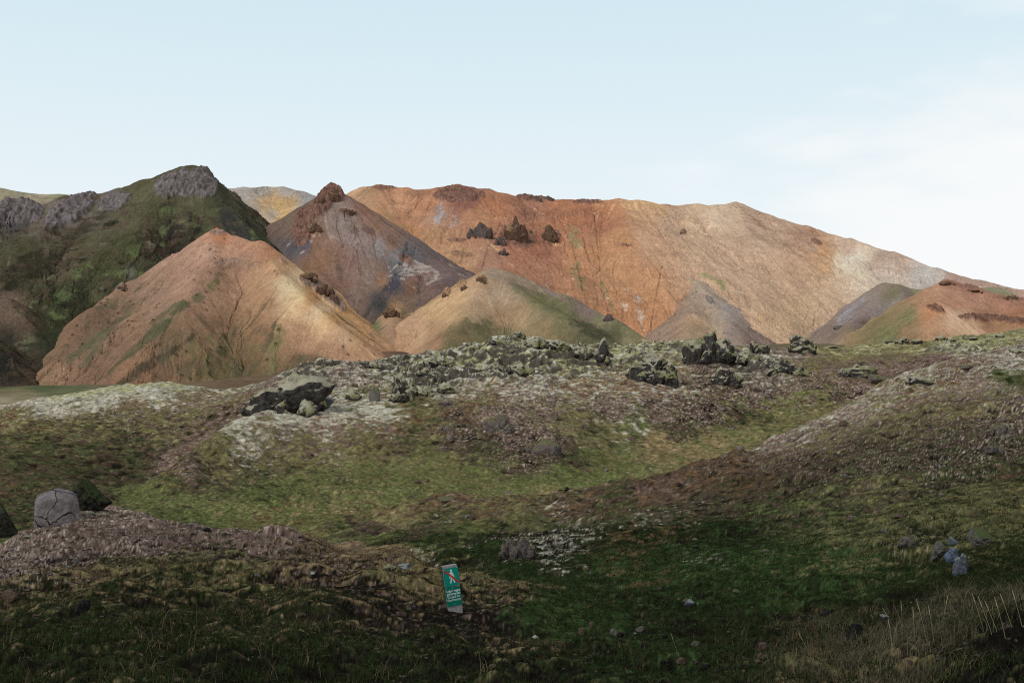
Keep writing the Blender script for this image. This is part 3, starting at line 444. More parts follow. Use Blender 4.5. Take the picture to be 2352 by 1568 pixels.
# ------------------------------------------------------------------ the moor: one height field through surveyed points (u, v, depth)
GC = []
for u in (-600, 0, 400, 800, 1176, 1500, 1800, 2100, 2352, 2900): GC.append((u, 2230, 2.5))
GC += [(0, 1570, 5.4), (400, 1570, 5.4), (800, 1570, 5.8), (1176, 1570, 6.4), (1500, 1570, 7.2), (1800, 1560, 6.3), (2100, 1515, 5.8), (2352, 1500, 5), (2900, 1480, 5), (-600, 1580, 5.4),
 (-600, 1450, 10), (0, 1440, 10), (400, 1420, 11), (800, 1440, 10), (1040, 1412, 12), (1250, 1485, 10), (1500, 1480, 10.5), (1800, 1465, 10), (2100, 1425, 9.5), (2352, 1390, 8.5), (2900, 1300, 8),
 (-600, 1340, 16), (0, 1340, 16), (300, 1300, 18), (700, 1320, 17), (900, 1332, 16.5), (1176, 1400, 15), (1350, 1400, 15), (1600, 1380, 15), (1900, 1340, 15), (2150, 1310, 15.5), (2352, 1285, 14), (2900, 1200, 14),
 (-300, 1345, 19), (0, 1288, 21), (60, 1232, 23), (150, 1190, 26), (240, 1172, 28), (330, 1185, 27), (430, 1220, 25), (600, 1237, 24), (700, 1262, 22.5), (860, 1292, 20.5), (960, 1312, 18.5), (1040, 1350, 16),
 (-300, 1370, 24), (0, 1335, 26), (60, 1295, 28), (150, 1245, 31), (240, 1228, 33), (330, 1240, 32), (430, 1275, 30), (600, 1295, 29), (700, 1320, 27), (860, 1335, 25), (960, 1345, 22), (1070, 1365, 18.5),
 (-300, 1240, 42), (0, 1250, 40), (100, 1205, 48), (300, 1270, 38), (500, 1268, 39), (700, 1265, 37), (900, 1285, 31), (1000, 1270, 31), (1100, 1300, 26),
 (440, 1216, 50), (300, 1150, 61), (700, 1200, 53), (900, 1180, 55), (1000, 1240, 36), (800, 1250, 42), (1150, 1140, 66), (1400, 1090, 76), (1600, 1030, 90), (1800, 980, 102), (1950, 938, 114),
 (1040, 1141, 52), (960, 1160, 50), (1130, 1160, 52), (1040, 1185, 45), (1040, 1175, 58), (850, 1212, 45), (850, 1235, 41), (1190, 1237, 31), (1190, 1275, 26), (1190, 1250, 36), (1100, 1235, 37),
 (1270, 1158, 52), (1450, 1112, 50), (1600, 1075, 49), (1750, 1030, 50), (1850, 985, 52), (1950, 940, 55), (2020, 900, 60), (2080, 868, 66), (2160, 846, 74), (2352, 815, 85), (2900, 720, 95),
 (1270, 1185, 57), (1450, 1155, 59), (1600, 1125, 62), (1750, 1085, 66), (1850, 1045, 70), (1950, 1000, 76), (2020, 950, 84), (2080, 905, 92), (2200, 870, 100), (2352, 830, 104),
 (1300, 1215, 38), (1500, 1180, 38), (1700, 1130, 38), (1900, 1060, 38), (2100, 980, 40), (2352, 920, 42), (2900, 840, 45),
 (2352, 1098, 26), (2100, 1113, 27), (1900, 1133, 28), (1750, 1178, 29), (1500, 1230, 28), (2900, 1050, 26), (2352, 1120, 23), (2352, 1180, 20), (2100, 1200, 21), (1900, 1235, 21), (1600, 1275, 22), (1350, 1305, 22), (1230, 1330, 20),
 (330, 1130, 64), (380, 1085, 67), (430, 1040, 71), (480, 1000, 75), (540, 960, 80), (620, 950, 84), (750, 946, 88), (900, 933, 92),
 (330, 1165, 74), (400, 1105, 80), (460, 1055, 88), (520, 1005, 96), (590, 968, 104),
 (0, 1130, 66), (150, 1130, 66), (250, 1122, 69), (0, 1050, 85), (0, 980, 110), (40, 934, 138), (130, 907, 142), (260, 888, 147), (390, 877, 152), (470, 895, 152), (540, 908, 145), (600, 885, 160), (300, 1000, 105), (200, 1050, 88), (400, 1000, 104), (500, 945, 125), (-600, 1050, 85), (-600, 950, 150), (-600, 1150, 60),
 (500, 1100, 70), (600, 1040, 75), (700, 1000, 80), (800, 1060, 74), (900, 1000, 80), (950, 962, 88), (940, 1010, 82), (1150, 950, 90), (1150, 1000, 82), (1200, 1080, 73), (1300, 1000, 85), (1400, 1032, 86), (1100, 900, 106), (1300, 880, 112), (1500, 900, 107), (1600, 930, 104), (1800, 915, 116), (1700, 885, 118),
 (560, 918, 118), (600, 893, 120), (690, 845, 124), (760, 839, 126), (850, 850, 128), (920, 838, 132), (1000, 822, 134), (1080, 803, 136), (1130, 785, 139), (1200, 775, 141), (1270, 785, 141), (1350, 800, 140), (1400, 800, 140), (1500, 788, 143), (1600, 795, 142), (1700, 803, 142), (1800, 803, 150), (1900, 800, 158), (2000, 790, 168), (2150, 785, 176), (2250, 775, 182), (2352, 762, 188), (2900, 720, 200),
 (1750, 855, 122), (1900, 862, 122), (2000, 850, 128), (2100, 832, 132), (2200, 810, 140), (2352, 795, 145), (2050, 815, 150), (1900, 825, 140), (1850, 900, 116),
 (650, 950, 96), (700, 900, 112), (560, 945, 108), (1000, 880, 120), (900, 885, 114), (850, 895, 112), (930, 925, 96), (1200, 850, 128), (1400, 850, 128), (1550, 850, 126)]
for u in range(-600, 2901, 250):
    GC.append((u, 1000 if u < 500 else (960 if u < 1000 else 900), 185 if u < 1700 else 235)); GC.append((u, 1010 if u < 1000 else 900, 330))
GN_U, GN_D = int(1800*MS), int(1500*MS); GU0, GU1, GD0, GD1 = -700, 3060, 2.4, 330.0
def up2(A, ny, nx, rows=None):
    """smooth upsampling of a coarse array (cubic along both axes)"""
    def ax(B, n, t=None):
        m = B.shape[0]; t = np.linspace(0, m-1, n) if t is None else t; i = np.clip(t.astype(int), 0, m-2); f = (t-i)[:, None]
        p0 = B[np.clip(i-1, 0, m-1)]; p1 = B[i]; p2 = B[i+1]; p3 = B[np.clip(i+2, 0, m-1)]
        return p1+.5*f*(p2-p0+f*(2*p0-5*p1+4*p2-p3+f*(3*(p1-p2)+p3-p0)))
    return ax(ax(A, ny, rows).T.copy(), nx).T
GLU = np.linspace(GU0, GU1, GN_U); _t = np.linspace(math.log(GD0), math.log(GD1), 4000); _c = np.cumsum(1+1.5*sstep(3.6, 3.9, _t)*sstep(5.4, 5.2, _t)); GLD = np.interp(np.linspace(_c[0], _c[-1], GN_D), _c, _t)
GSP = np.gradient(GLD)[:, None]*3.4
def gi(y): return np.interp(np.log(y), GLD, np.arange(GN_D))
CLS = {'G': (94, 98, 52), 'V': (58, 76, 38), 'E': (72, 76, 44), 'H': (84, 66, 54), 'D': (40, 47, 24), 'O': (110, 102, 62), 'Y': (140, 116, 80), 'R': (104, 78, 52), 'S': (30, 25, 22), 'B': (116, 94, 84), 'L': (174, 166, 146), 'P': (168, 146, 134), 'M': (156, 150, 104)}
KEYS = list(CLS)
GS = [  # (u, v, mixture of covers) seen on the moor
 (0, 1540, 'D4 S5 Y1'), (200, 1500, 'D5 S4 O2'), (400, 1540, 'D3 S5 Y1'), (600, 1480, 'D5 S4 Y2'), (700, 1550, 'D4 S6'), (900, 1450, 'S7 B2 Y1'), (900, 1540, 'D4 S4 O1'), (1060, 1440, 'S7 B3'), (1150, 1420, 'S6 B3 Y1'), (1200, 1500, 'S6 Y2 B2'), (1100, 1550, 'S7 O1 D1'),
 (1200, 1380, 'O3 Y3 S3 B2'), (1000, 1400, 'S5 B3 Y2'), (1100, 1350, 'O3 D2 Y2'), (950, 1360, 'O3 S3 Y2'), (800, 1300, 'S5 B3 Y2'), (700, 1330, 'S6 B3 Y1'), (850, 1380, 'S7 B2'), (600, 1380, 'O3 D2 S3 Y1'), (500, 1330, 'O3 D3 S3 Y2'), (400, 1330, 'O3 D3 Y1 S2'), (500, 1300, 'S4 B3 O2'), (300, 1400, 'S5 D3 Y2'), (220, 1360, 'Y3 S3 O3'), (350, 1450, 'D4 O2 S3'), (100, 1420, 'D3 S3 Y2 O1'), (500, 1430, 'D4 S3 Y2'),
 (50, 1290, 'P5 B3 S3'), (30, 1340, 'P4 S4 B2'), (100, 1250, 'P3 B4 S2'), (200, 1240, 'B5 S4 P1'), (350, 1230, 'B6 S3'), (250, 1190, 'B5 P2 S2'), (450, 1240, 'B5 S3'), (300, 1280, 'B4 S4 P1'), (150, 1310, 'S4 P2 B2'), (600, 1260, 'B5 S3 R1'), (750, 1290, 'S5 B3 Y2'), (150, 1350, 'S4 P1 Y1 B1'),
 (860, 1285, 'Y4 O2 S3'), (940, 1305, 'Y2 L2 S3 O2'), (1060, 1315, 'D3 S3 O1'), (760, 1265, 'Y2 R1 B3'), (1180, 1330, 'D5 G2'), (1270, 1320, 'D4 L1.3 S3'), (1240, 1350, 'D4 G3'), (1300, 1400, 'D5 G3'), (1250, 1450, 'G5 O2 D3'), (1350, 1470, 'G5 D4'), (1450, 1500, 'G3 D4 S3'), (1400, 1550, 'G2 D4 S4'), (1300, 1540, 'D3 S5 Y1'),
 (1550, 1450, 'D5 S4 G1'), (1650, 1500, 'D5 S4'), (1750, 1550, 'D4 S3 Y1'), (1600, 1550, 'D5 G3 S2'), (1800, 1500, 'D4 S4 R1'), (1900, 1450, 'D4 S4 R2'), (2000, 1500, 'D3 S3 O2 R1'), (2100, 1480, 'O3 D3 S3'), (2200, 1540, 'S5 D2 O2'), (2100, 1550, 'O2 Y2 D2 S3'), (1900, 1550, 'O3 Y2 D3'), (2300, 1450, 'D4 Y1 O2'), (2300, 1540, 'S6'), (2250, 1380, 'D5 S3'),
 (1400, 1300, 'G3 D3 R2'), (1500, 1330, 'G4 R2 D2'), (1450, 1250, 'D3 R2 S3 G1'), (1600, 1300, 'G4 D3 L.7'), (1650, 1250, 'S4 D3 G2'), (1700, 1350, 'G5 D3'), (1600, 1400, 'D4 G3 S2'), (1800, 1300, 'G5 D2 O1'), (1850, 1380, 'G4 D3'), (1950, 1300, 'G4 O3'), (2050, 1230, 'O4 D3 P1'), (2100, 1250, 'D3 O2 P2 S2'), (2200, 1200, 'O4 D3 S1'), (2300, 1150, 'O4 D2 L.5'), (2300, 1220, 'O3 D3'), (2200, 1320, 'D5 O1'), (2300, 1300, 'D5 O1'), (2050, 1350, 'D4 G3 O1'), (2100, 1410, 'D4 S4'),
 (1190, 1240, 'P4 S4 D2'), (1240, 1260, 'S4 D2 L1.4 P2'), (1130, 1240, 'S4 D3 P1'), (1100, 1280, 'D4 G2'), (1180, 1290, 'S3 D4 L1'), (1000, 1290, 'D4 G2 S2'), (1000, 1250, 'D5 G2'), (1080, 1220, 'G3 D3 O1'), (950, 1230, 'S4 D3 P.7'), (860, 1215, 'S5 B2 D1'), (800, 1230, 'D4 S3 O1'), (1200, 1200, 'O3 D3 S2'), (1300, 1180, 'S4 R2 L.7'), (1280, 1210, 'D4 O1 L.7'), (1040, 1150, 'S4 R3 P1 B2'), (960, 1170, 'S3 R3 O2'), (1130, 1170, 'R2 S3 O3'), (1000, 1190, 'D3 L.6 S3 O2'),
 (1500, 1130, 'S4 R2 B2'), (1650, 1080, 'S4 R2 P1'), (1600, 1170, 'S5 R1 D2 L.5'), (1700, 1130, 'S4 D2 R2'), (1400, 1170, 'S3 D3 P1 R1'), (1500, 1200, 'D4 S3 L.8'), (1800, 1050, 'S3 B2 P2 O1'), (1850, 1100, 'S5 D2 P1'), (1750, 1180, 'S4 D3 G2'), (1900, 1180, 'S3 D3 G2 O1'), (2000, 1130, 'O3 S3 B1 D2'), (1900, 1010, 'P2 S3 O2 B2'), (2000, 1050, 'S4 D2 P2'), (2050, 1000, 'P2 S3 O2'), (2150, 1050, 'S4 P2 D2'), (2200, 1080, 'S4 D3 P1.5'), (2300, 1050, 'S4 P3 D2'), (2250, 1000, 'S3 P3 B1 D2'), (2330, 980, 'P4 S3 O1'), (2350, 1090, 'D3 R1 S2'),
 (2000, 930, 'L2 P2 B3 O1'), (2100, 940, 'B3 P2 O2 R1'), (2200, 950, 'O2 P2 S2 Y1'), (2150, 890, 'L2.5 P3 R2'), (2250, 900, 'P3 L1 B2 Y1'), (2080, 875, 'L5 P2'), (2320, 875, 'D5 G2'), (2200, 850, 'R2 B3 P2 L1'), (2300, 840, 'P3 B2 L2'), (1950, 950, 'L3 P3 B2'), (1800, 1010, 'L3 P3 B2'), (2030, 905, 'L4 P2 O1'),
 (1600, 1045, 'G3 Y3 O2'), (1500, 1020, 'Y4 O3'), (1700, 1000, 'O4 G3'), (1800, 960, 'O4 G3 Y1'), (1900, 950, 'O4 Y2'), (1650, 1030, 'Y3 O3'), (1400, 1060, 'G5 O3'), (1300, 1100, 'G5 D2 R1'), (1200, 1120, 'G5 O2'), (1350, 1120, 'G5 O1'), (1100, 1100, 'G4 O3'), (1000, 1100, 'G4 O3'), (900, 1130, 'G4 O2'), (800, 1180, 'G3 Y2 R1 O2'), (700, 1190, 'Y2 R2 G3'), (600, 1200, 'R2 G3 O2'), (900, 1190, 'Y3 O3 G1'), (500, 1180, 'G5 O2'), (400, 1150, 'G6'), (300, 1150, 'G6 O1'), (460, 1220, 'G4 D2'), (600, 1150, 'G4 D3'), (700, 1130, 'G4 D2 O2'), (1250, 1150, 'O3 Y2 G2'), (870, 1235, 'G3 D3'), (700, 1230, 'G3 O2 R1'), (1000, 1050, 'G3 O3 S2'), (850, 1080, 'G4 O2 S1'),
 (400, 1100, 'O2 S3 D3'), (500, 1050, 'O4 S3 D1'), (600, 1050, 'O3 S4 D2'), (700, 1080, 'D3 S3 O3'), (560, 1100, 'S4 D4 O1'), (450, 1120, 'S4 D4 O1'), (700, 1030, 'B3 S2 O3'), (800, 1000, 'B3 R1 O3 P1'), (900, 980, 'B3 R2 Y1'), (850, 1030, 'S3 O3 R1'), (600, 1000, 'B3 O2 P2'), (400, 1060, 'B5 P2 S2'), (470, 1010, 'B5 R2'), (430, 1085, 'B3 S3 P2'), (550, 970, 'L6 P2'), (650, 960, 'L5 P3'), (760, 955, 'L5 P3'), (880, 950, 'L5 Y1 P1'), (560, 1000, 'L3 B2 O2'), (750, 980, 'P3 L2 R2 B2'), (940, 1000, 'D3 S3 O1'), (950, 960, 'O3 R2 D2'),
 (1000, 1000, 'S3 P2 R1 O2'), (1060, 1020, 'S4 P3'), (1140, 960, 'P5 B2 S2'), (1180, 1010, 'P4 S3 B2'), (1260, 1020, 'P5 S3'), (1200, 1050, 'P3 S4 D1'), (1100, 1050, 'S3 D3 P1'), (1300, 1050, 'S4 D3'), (1300, 970, 'O4 S2 P1'), (1380, 1000, 'O4 D3 S1'), (1250, 950, 'P3 S2 B2 O1'), (1100, 930, 'O3 P2 R2 S2'), (1050, 960, 'P2 R2 S3'), (1400, 950, 'P3 B3 S2'), (1500, 940, 'P3 S3 B2'), (1600, 950, 'P3 S4'), (1550, 980, 'S4 P2 D3'), (1450, 980, 'G3 D3 L1'), (1420, 1000, 'L1.5 D3 O2'), (1700, 960, 'S4 D3 P1'), (1750, 980, 'D3 O3 S1'),
 (1900, 920, 'O3 L1 S2 G1'), (1850, 920, 'G3 O2 L1'), (1750, 900, 'S3 P3 B2'), (1850, 885, 'S3 P3 B2'), (1950, 885, 'B4 S2 R1'), (2000, 870, 'B5 R2 P1'), (1950, 900, 'S3 P3'), (1650, 900, 'S3 P2 O2'), (1500, 890, 'P2 B2 L2 R2'),
 (1150, 890, 'P2 L2 Y2 R2 B1'), (1080, 890, 'L2 Y2 O2 B2'), (1200, 900, 'P4 B3 L1'), (1150, 870, 'L5 Y2'), (1250, 870, 'L5 Y2'), (1350, 880, 'L2 Y2 R2 B1'), (1450, 890, 'Y2 R2 L1 B2'), (1550, 850, 'Y2 O2 L1 R1'), (1400, 860, 'L3 Y3 R1'), (1300, 840, 'L2 M3 Y1'), (1100, 830, 'M4 L3 R1'), (1200, 820, 'M4 L3 P1'), (1300, 810, 'M4 L3'), (1400, 830, 'M3 L3 Y1'), (1450, 800, 'M5 L3'), (1520, 800, 'M5 L2'), (1550, 820, 'M3 L2 B2'), (1050, 870, 'L4 P1'), (1000, 850, 'M3 L4 P1'), (1000, 900, 'P3 L2 B1'), (940, 920, 'D3 O3 R2'), (860, 870, 'P2 L2 B2 O1'), (800, 870, 'P3 B3 L1'), (840, 900, 'O3 D2 P2'), (760, 870, 'B3 P3 L2'), (740, 848, 'M3 L5'), (680, 865, 'L5 M2'), (850, 850, 'M3 L4'), (920, 845, 'M2 L4'), (650, 870, 'B5 P2'), (600, 905, 'B4 P2 S1'), (600, 930, 'S4 P2 B1'), (660, 930, 'S5 P2'), (540, 930, 'O3 R2 B2'), (560, 890, 'R1 M3 Y1'), (1050, 820, 'M4 L3'), (1200, 790, 'M3 L3 S1'),
 (1700, 830, 'L4 M2 P1'), (1650, 880, 'P3 S3 B2'), (1760, 840, 'L4 P2 B1'), (1600, 860, 'S3 P3 B1'), (1800, 810, 'B3 R1 L1'), (1850, 840, 'O3 B3 R1'), (1950, 830, 'O3 B3 Y1'), (1900, 805, 'M3 O3 B1'), (2000, 800, 'M4 O2'), (2100, 795, 'M3 O3'), (2200, 785, 'M4 O2'), (2320, 775, 'M4 O2'), (2050, 820, 'O3 B3'), (2150, 830, 'S2 B4 P1'), (2250, 820, 'L3 M2 B1'), (2300, 800, 'M3 L1 O2'), (2350, 790, 'O3 L2 B1'), (1980, 850, 'S3 B3 D1'), (2100, 850, 'S3 B3 P1'), (2200, 800, 'M3 L2'),
 (30, 960, 'O3 R2 P1'), (60, 930, 'P3 L2 B1'), (130, 920, 'L5 P2 M2'), (200, 905, 'M4 L3'), (300, 890, 'M6 L2'), (400, 885, 'M5 L3'), (350, 905, 'L6 P1'), (230, 920, 'L5 P3'), (120, 940, 'P4 L2'), (470, 900, 'O2 L2 R2'), (420, 920, 'P2 B3 O2 R1'), (300, 940, 'B2 P2 R2 O2'), (100, 980, 'O2 R2 S2 D2'), (200, 980, 'S3 O3 R1 D2'), (350, 970, 'O3 S2 B1'), (470, 950, 'O3 R1 B2 D1'), (200, 1040, 'D4 S4 O1 P.4'), (50, 1030, 'D4 S3 O2'), (300, 1020, 'S4 D3 O1 P.6'), (400, 1000, 'S3 O3 D2 P1'), (100, 1090, 'D4 S4 R1'), (250, 1080, 'D4 S5 P.5'), (350, 1050, 'S5 D3'), (440, 1000, 'S4 B2 O1'), (500, 965, 'S4 B2'), (30, 1130, 'D4 S4 R2'), (150, 1110, 'D4 S5'), (300, 1110, 'S5 D4'), (20, 1240, 'G4 D4'), (80, 1190, 'D4 S4'), (0, 1190, 'D4 S4'), (230, 1150, 'S4 D3')]
def build_ground():
    cn, cm_ = 420, 380; cu = np.linspace(GU0, GU1, cn); cd = np.linspace(GLD[0], GLD[-1], cm_); CU, CD = np.meshgrid(cu, cd)
    Vc = rbf(GC, 1.0, .62)(CU, CD)
    for _ in range(5): Vc[1:-1, 1:-1] = (Vc[1:-1, 1:-1]*2+Vc[:-2, 1:-1]+Vc[2:, 1:-1]+Vc[1:-1, :-2]+Vc[1:-1, 2:])/6
    V = up2(Vc, GN_D, GN_U, (GLD-GLD[0])/(GLD[-1]-GLD[0])*(cm_-1)); U, LD = np.meshgrid(GLU, GLD); D = np.exp(LD); X = (U-UC)/F*D; Y = D; Z = -(V-VC)/F*D
    lev = np.log2(np.maximum(np.exp(GLD)/28, 1/16.)); 
    def lod(fn, l0, Y=None):
        Y = D if Y is None else Y
        out = np.zeros(X.shape, np.float32); k0, k1 = math.floor(lev.min()), math.ceil(lev.max())
        for k in range(k0, k1+1):
            wt = np.clip(1-np.abs(lev-k), 0, 1); r = np.nonzero(wt > 0)[0]
            if len(r) == 0: continue
            a, b = r[0], r[-1]+1; out[a:b] += fn(X[a:b]/(l0*2.**k), Y[a:b]/(l0*2.**k), k+8)*wt[a:b, None]
        return out
    def w(lam): return sstep(.5, 2.5, lam/(D*np.clip(GSP, .0032/MS, 1)))
    # cover mixture
    wu = U+60*lod(lambda x, y, k: fbm(x, y, 4, 300+k), 3.); wv = V+26*lod(lambda x, y, k: fbm(x, y, 4, 320+k), 3.)
    W = []
    for (_u, _v, m) in GS:
        r = np.zeros(len(KEYS))
        for t in m.split(): r[KEYS.index(t[0])] = float(t[1:])*(.75 if t[0] == 'P' else 1)
        I = KEYS.index
        r[I('P')] *= .6
        if _u < 720 and 1165 < _v < 1300 and r[I('B')] >= 3: r[I('P')] += 1.6; r[I('S')] *= .7
        if _u > 1750 and _v > 840: r[I('B')] += r[I('L')]*.3; r[I('O')] += r[I('L')]*.2; r[I('L')] *= .3
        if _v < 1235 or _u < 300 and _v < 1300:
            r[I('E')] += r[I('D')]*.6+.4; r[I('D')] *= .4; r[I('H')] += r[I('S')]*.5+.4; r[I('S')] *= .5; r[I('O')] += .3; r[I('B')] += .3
        if _v > 1370: r[I('O')] *= .5; r[I('Y')] *= .6; r[I('S')] *= 1.4; r[I('B')] *= .7  # lowest rows darkened: shade put into the cover mix
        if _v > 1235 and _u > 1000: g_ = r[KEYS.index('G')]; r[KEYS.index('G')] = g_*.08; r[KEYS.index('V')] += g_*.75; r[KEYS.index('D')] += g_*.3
        W.append(r/r.sum())
    # interpolate mixture on a coarse grid
    st = 5; Wt = np.zeros((GN_D, GN_U, len(KEYS)), np.float32)
    KD = 800.; sl = []
    for (a_, b_, _m) in GS:
        c_ = V[:, int(np.clip((a_-GU0)/(GU1-GU0)*(GN_U-1), 0, GN_U-1))]; q_ = np.nonzero(c_ <= b_+1)[0]; sl.append(GLD[q_[0]] if len(q_) else GLD[-1])
    wu = U+45*lod(lambda x, y, k: fbm(x, y, 4, 300+k), 3.); wv = (LD+.06*lod(lambda x, y, k: fbm(x, y, 4, 320+k), 3.))*KD
    Wc = idw(wu[::st, ::st], wv[::st, ::st], [(g[0], l_*KD) for g, l_ in zip(GS, sl)], W, 3.6, ys=1.0, r0=30)
    for k in range(len(KEYS)): Wt[..., k] = np.clip(up2(Wc[..., k], GN_D, GN_U), 0, 1)
    K = {k: Wt[..., i] for i, k in enumerate(KEYS)}
    stony = K['P']+.5*K['B']+.4*K['L']+.3*K['S']; rug = np.clip(K['L']+K['P']*.8+K['M']*.6, 0, 1)*sstep(95, 118, D)
    # relief, coarse to fine
    h = 0.30*fbm(X/6, Y/6, 3, 320)*w(6)*sstep(4, 14, D) + .5*fbm(X/14, Y/14, 2, 325)*sstep(25, 60, D)
    hum = (np.abs(noise2(X/2.4, Y/2.4, 330))*w(2.4)*.5+np.abs(noise2(X/1.1, Y/1.1, 333))*w(1.1)*.25)
    h = h+hum*(.5+.4*sstep(25, 60, D))*(1-.4*K['G'])
    fine = fbm(X/.55, Y/.55, 2, 340)*w(.55)*.11+fbm(X/.18, Y/.18, 2, 345)*w(.18)*.055+fbm(X/.05, Y/.05, 2, 348)*w(.05)*.014
    h = h+fine*(1+1.*stony)
    for lam, amp, s in ((1.5, .22, 350), (.6, .13, 352), (.2, .06, 354), (.08, .025, 356)):
        f1, idr = worley2(X/lam, Y/lam, s); h = h+w(lam*1.4)*amp*np.maximum(0, .55-f1)*(stony*1.4)*(idr > .3)
    lava = ridged(X/7, Y/7, 4, 360, .55)*1.5+ridged(X/2.6, Y/2.6, 3, 365)*.7*w(2.6)
    lava = lava*(.6+.6*fbm(X/12, Y/12, 2, 378)); calm = sstep(480, 620, U); f1, idr = worley2(X/4.2+.35*fbm(X/2.2, Y/2.2, 3, 370), Y/4.2+.35*fbm(X/2.2, Y/2.2, 3, 371), 368); lava = lava+(idr-.5)*.9*(f1 < .62)*calm+np.maximum(0, .6-f1)*.8*idr
    f2, id2 = worley2(X/1.5+.5*fbm(X/1.5, Y/1.5, 2, 374), Y/1.6, 372); lava = lava+(np.maximum(0, .62-f2)*.9*id2+.6*(id2-.5)*(f2 < .55))*w(1.3)
    lava = 1.0*np.tanh((lava-.9)*1.3)+.25*lava; h = h+lava*rug*(.3+.85*calm)
    Z = Z+h; V2 = VC-Z/D*F
    sx = np.gradient(Z, GLU[1]-GLU[0], axis=1)*F/D; sy = np.gradient(Z, GLD, axis=0)/D-sx*(U-UC)/F; slope = np.hypot(sx, sy)
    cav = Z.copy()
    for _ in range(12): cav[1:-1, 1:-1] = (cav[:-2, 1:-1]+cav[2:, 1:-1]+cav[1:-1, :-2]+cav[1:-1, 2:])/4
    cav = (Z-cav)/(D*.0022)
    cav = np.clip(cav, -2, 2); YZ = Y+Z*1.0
    # mosaics: each cover wins where its own noise is strongest
    S = np.zeros((GN_D, GN_U, len(KEYS)), np.float32)
    lamb = {'E': .5, 'H': .4, 'G': .6, 'V': .5, 'D': .5, 'O': .45, 'Y': .3, 'R': .5, 'S': .35, 'B': .35, 'L': .35, 'P': .3, 'M': .8}
    sc = np.maximum(1, D/28)
    for i, k in enumerate(KEYS):
        n = lod(lambda x, y, q: fbm(x, y/1.3, 4, 400+i*19+q, .72), lamb[k], YZ)
        if k == 'P': n = .5*n+2.0*lod(lambda x, y, q: .33-worley2(x, y/1.2, 480+q)[0], .085, YZ)
        if k == 'L': n = n+.5*lod(lambda x, y, q: noise2(x, y, 490+q), .2, YZ)+.35*(h-.3)*rug
        if k in 'SB': n = n-.25*hum-.2*cav  # dark covers favoured in hollows, crevice shade put into the colour
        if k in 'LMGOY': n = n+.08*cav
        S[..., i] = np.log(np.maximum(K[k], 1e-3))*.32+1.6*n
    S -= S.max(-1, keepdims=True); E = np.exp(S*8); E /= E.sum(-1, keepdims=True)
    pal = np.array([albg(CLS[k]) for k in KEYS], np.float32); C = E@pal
    bright = np.exp(1.7*lod(lambda x, y, q: fbm(x, y, 3, 500+q, .85), .15, YZ)+.3*fbm(X/6, Y/6, 3, 505))
    C = C*bright[..., None]
    bare = sstep(.4, 1.05, slope*1.1-.55*np.minimum(cav, .0)+.9*fbm(X/.9, Y/.9, 3, 510)+.7*fbm(X/4, Y/4, 3, 512))*np.clip(rug*1.8, 0, 1)*(.35+.55*calm); C = C*(1-bare[..., None])+(albg((62, 54, 50))*(1+.5*fbm(X/.5, Y/.5, 3, 515))[..., None])*bare[..., None]  # bare rock on steep faces; hollows darkened too, as painted crevice shade
    C = np.clip(C, .003, .6)
    Vt = np.stack([X, Y, Z], -1).reshape(-1, 3)
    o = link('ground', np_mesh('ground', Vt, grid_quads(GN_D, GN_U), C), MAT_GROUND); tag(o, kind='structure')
    return U, V2, X, Y, Z, K
GU, GV, GXX, GYY, GZ, GK = build_ground()
def gz(x, y):
    """ground height at world x, y"""
    u = x/y*F+UC; a = np.clip((u-GU0)/(GU1-GU0)*(GN_U-1), 0, GN_U-1.001); b = np.clip(gi(y), 0, GN_D-1.001)
    i = b.astype(int) if hasattr(b, 'astype') else int(b); j = a.astype(int) if hasattr(a, 'astype') else int(a); fa = a-j; fb = b-i
    return (GZ[i, j]*(1-fa)+GZ[i, j+1]*fa)*(1-fb)+(GZ[i+1, j]*(1-fa)+GZ[i+1, j+1]*fa)*fb

# ------------------------------------------------------------------ added blocker, unseen above and behind the viewer, that shades the near moor
def build_shade_blocker():
    H = 150; c = Vector((0, -10, 0))+sdir*(H/sdir.z); nu, nv = 96, 48; V = []
    th = np.linspace(0, 2*np.pi, nu, endpoint=False); ph = np.linspace(.02, np.pi-.02, nv); T, PH = np.meshgrid(th, ph)
    n = np.stack([np.cos(T)*np.sin(PH), np.sin(T)*np.sin(PH), np.cos(PH)], -1).reshape(-1, 3)
    r = 1+.25*fbm3(n*2.2, 3, 5)+.12*(.6-worley3(n*4, 3)); V = n*r[:, None]*np.array([66, 30, 8])+np.array(c)
    i = np.arange(nu*nv).reshape(nv, nu); j = np.roll(i, -1, 1); Q = np.stack([i[:-1], j[:-1], j[1:], i[1:]], -1).reshape(-1, 4)
    o = link('shade_blocker', np_mesh('shade_blocker', V, Q), plain_mat('shade_blocker_white', (.8, .8, .82), 1, 0)); tag(o, kind='structure')
build_shade_blocker()

# ------------------------------------------------------------------ where a line of sight meets the ground or a landform
def hit_ground(u, v):
    j = int(np.clip((u-GU0)/(GU1-GU0)*(GN_U-1), 0, GN_U-1)); c = GV[:, j]; i = np.nonzero(c <= v)[0]
    if len(i) == 0: return None
    i = i[0]; return Vector((GXX[i, j], GYY[i, j], GZ[i, j]))
def hit_mountain(u, v):
    best = None
    for r in RM.values():
        if not r['lu'][0] < u < r['lu'][-1]: continue
        j = int((u-r['lu'][0])/(r['lu'][1]-r['lu'][0])); c = VC-r['Z'][:, j]/r['D'][:, j]*F; i = np.nonzero(c <= v)[0]
        if len(i) and i[0] > 0:
            p = Vector((r['X'][i[0], j], r['Y'][i[0], j], r['Z'][i[0], j]))
            if best is None or p.y < best.y: best = p
    return best

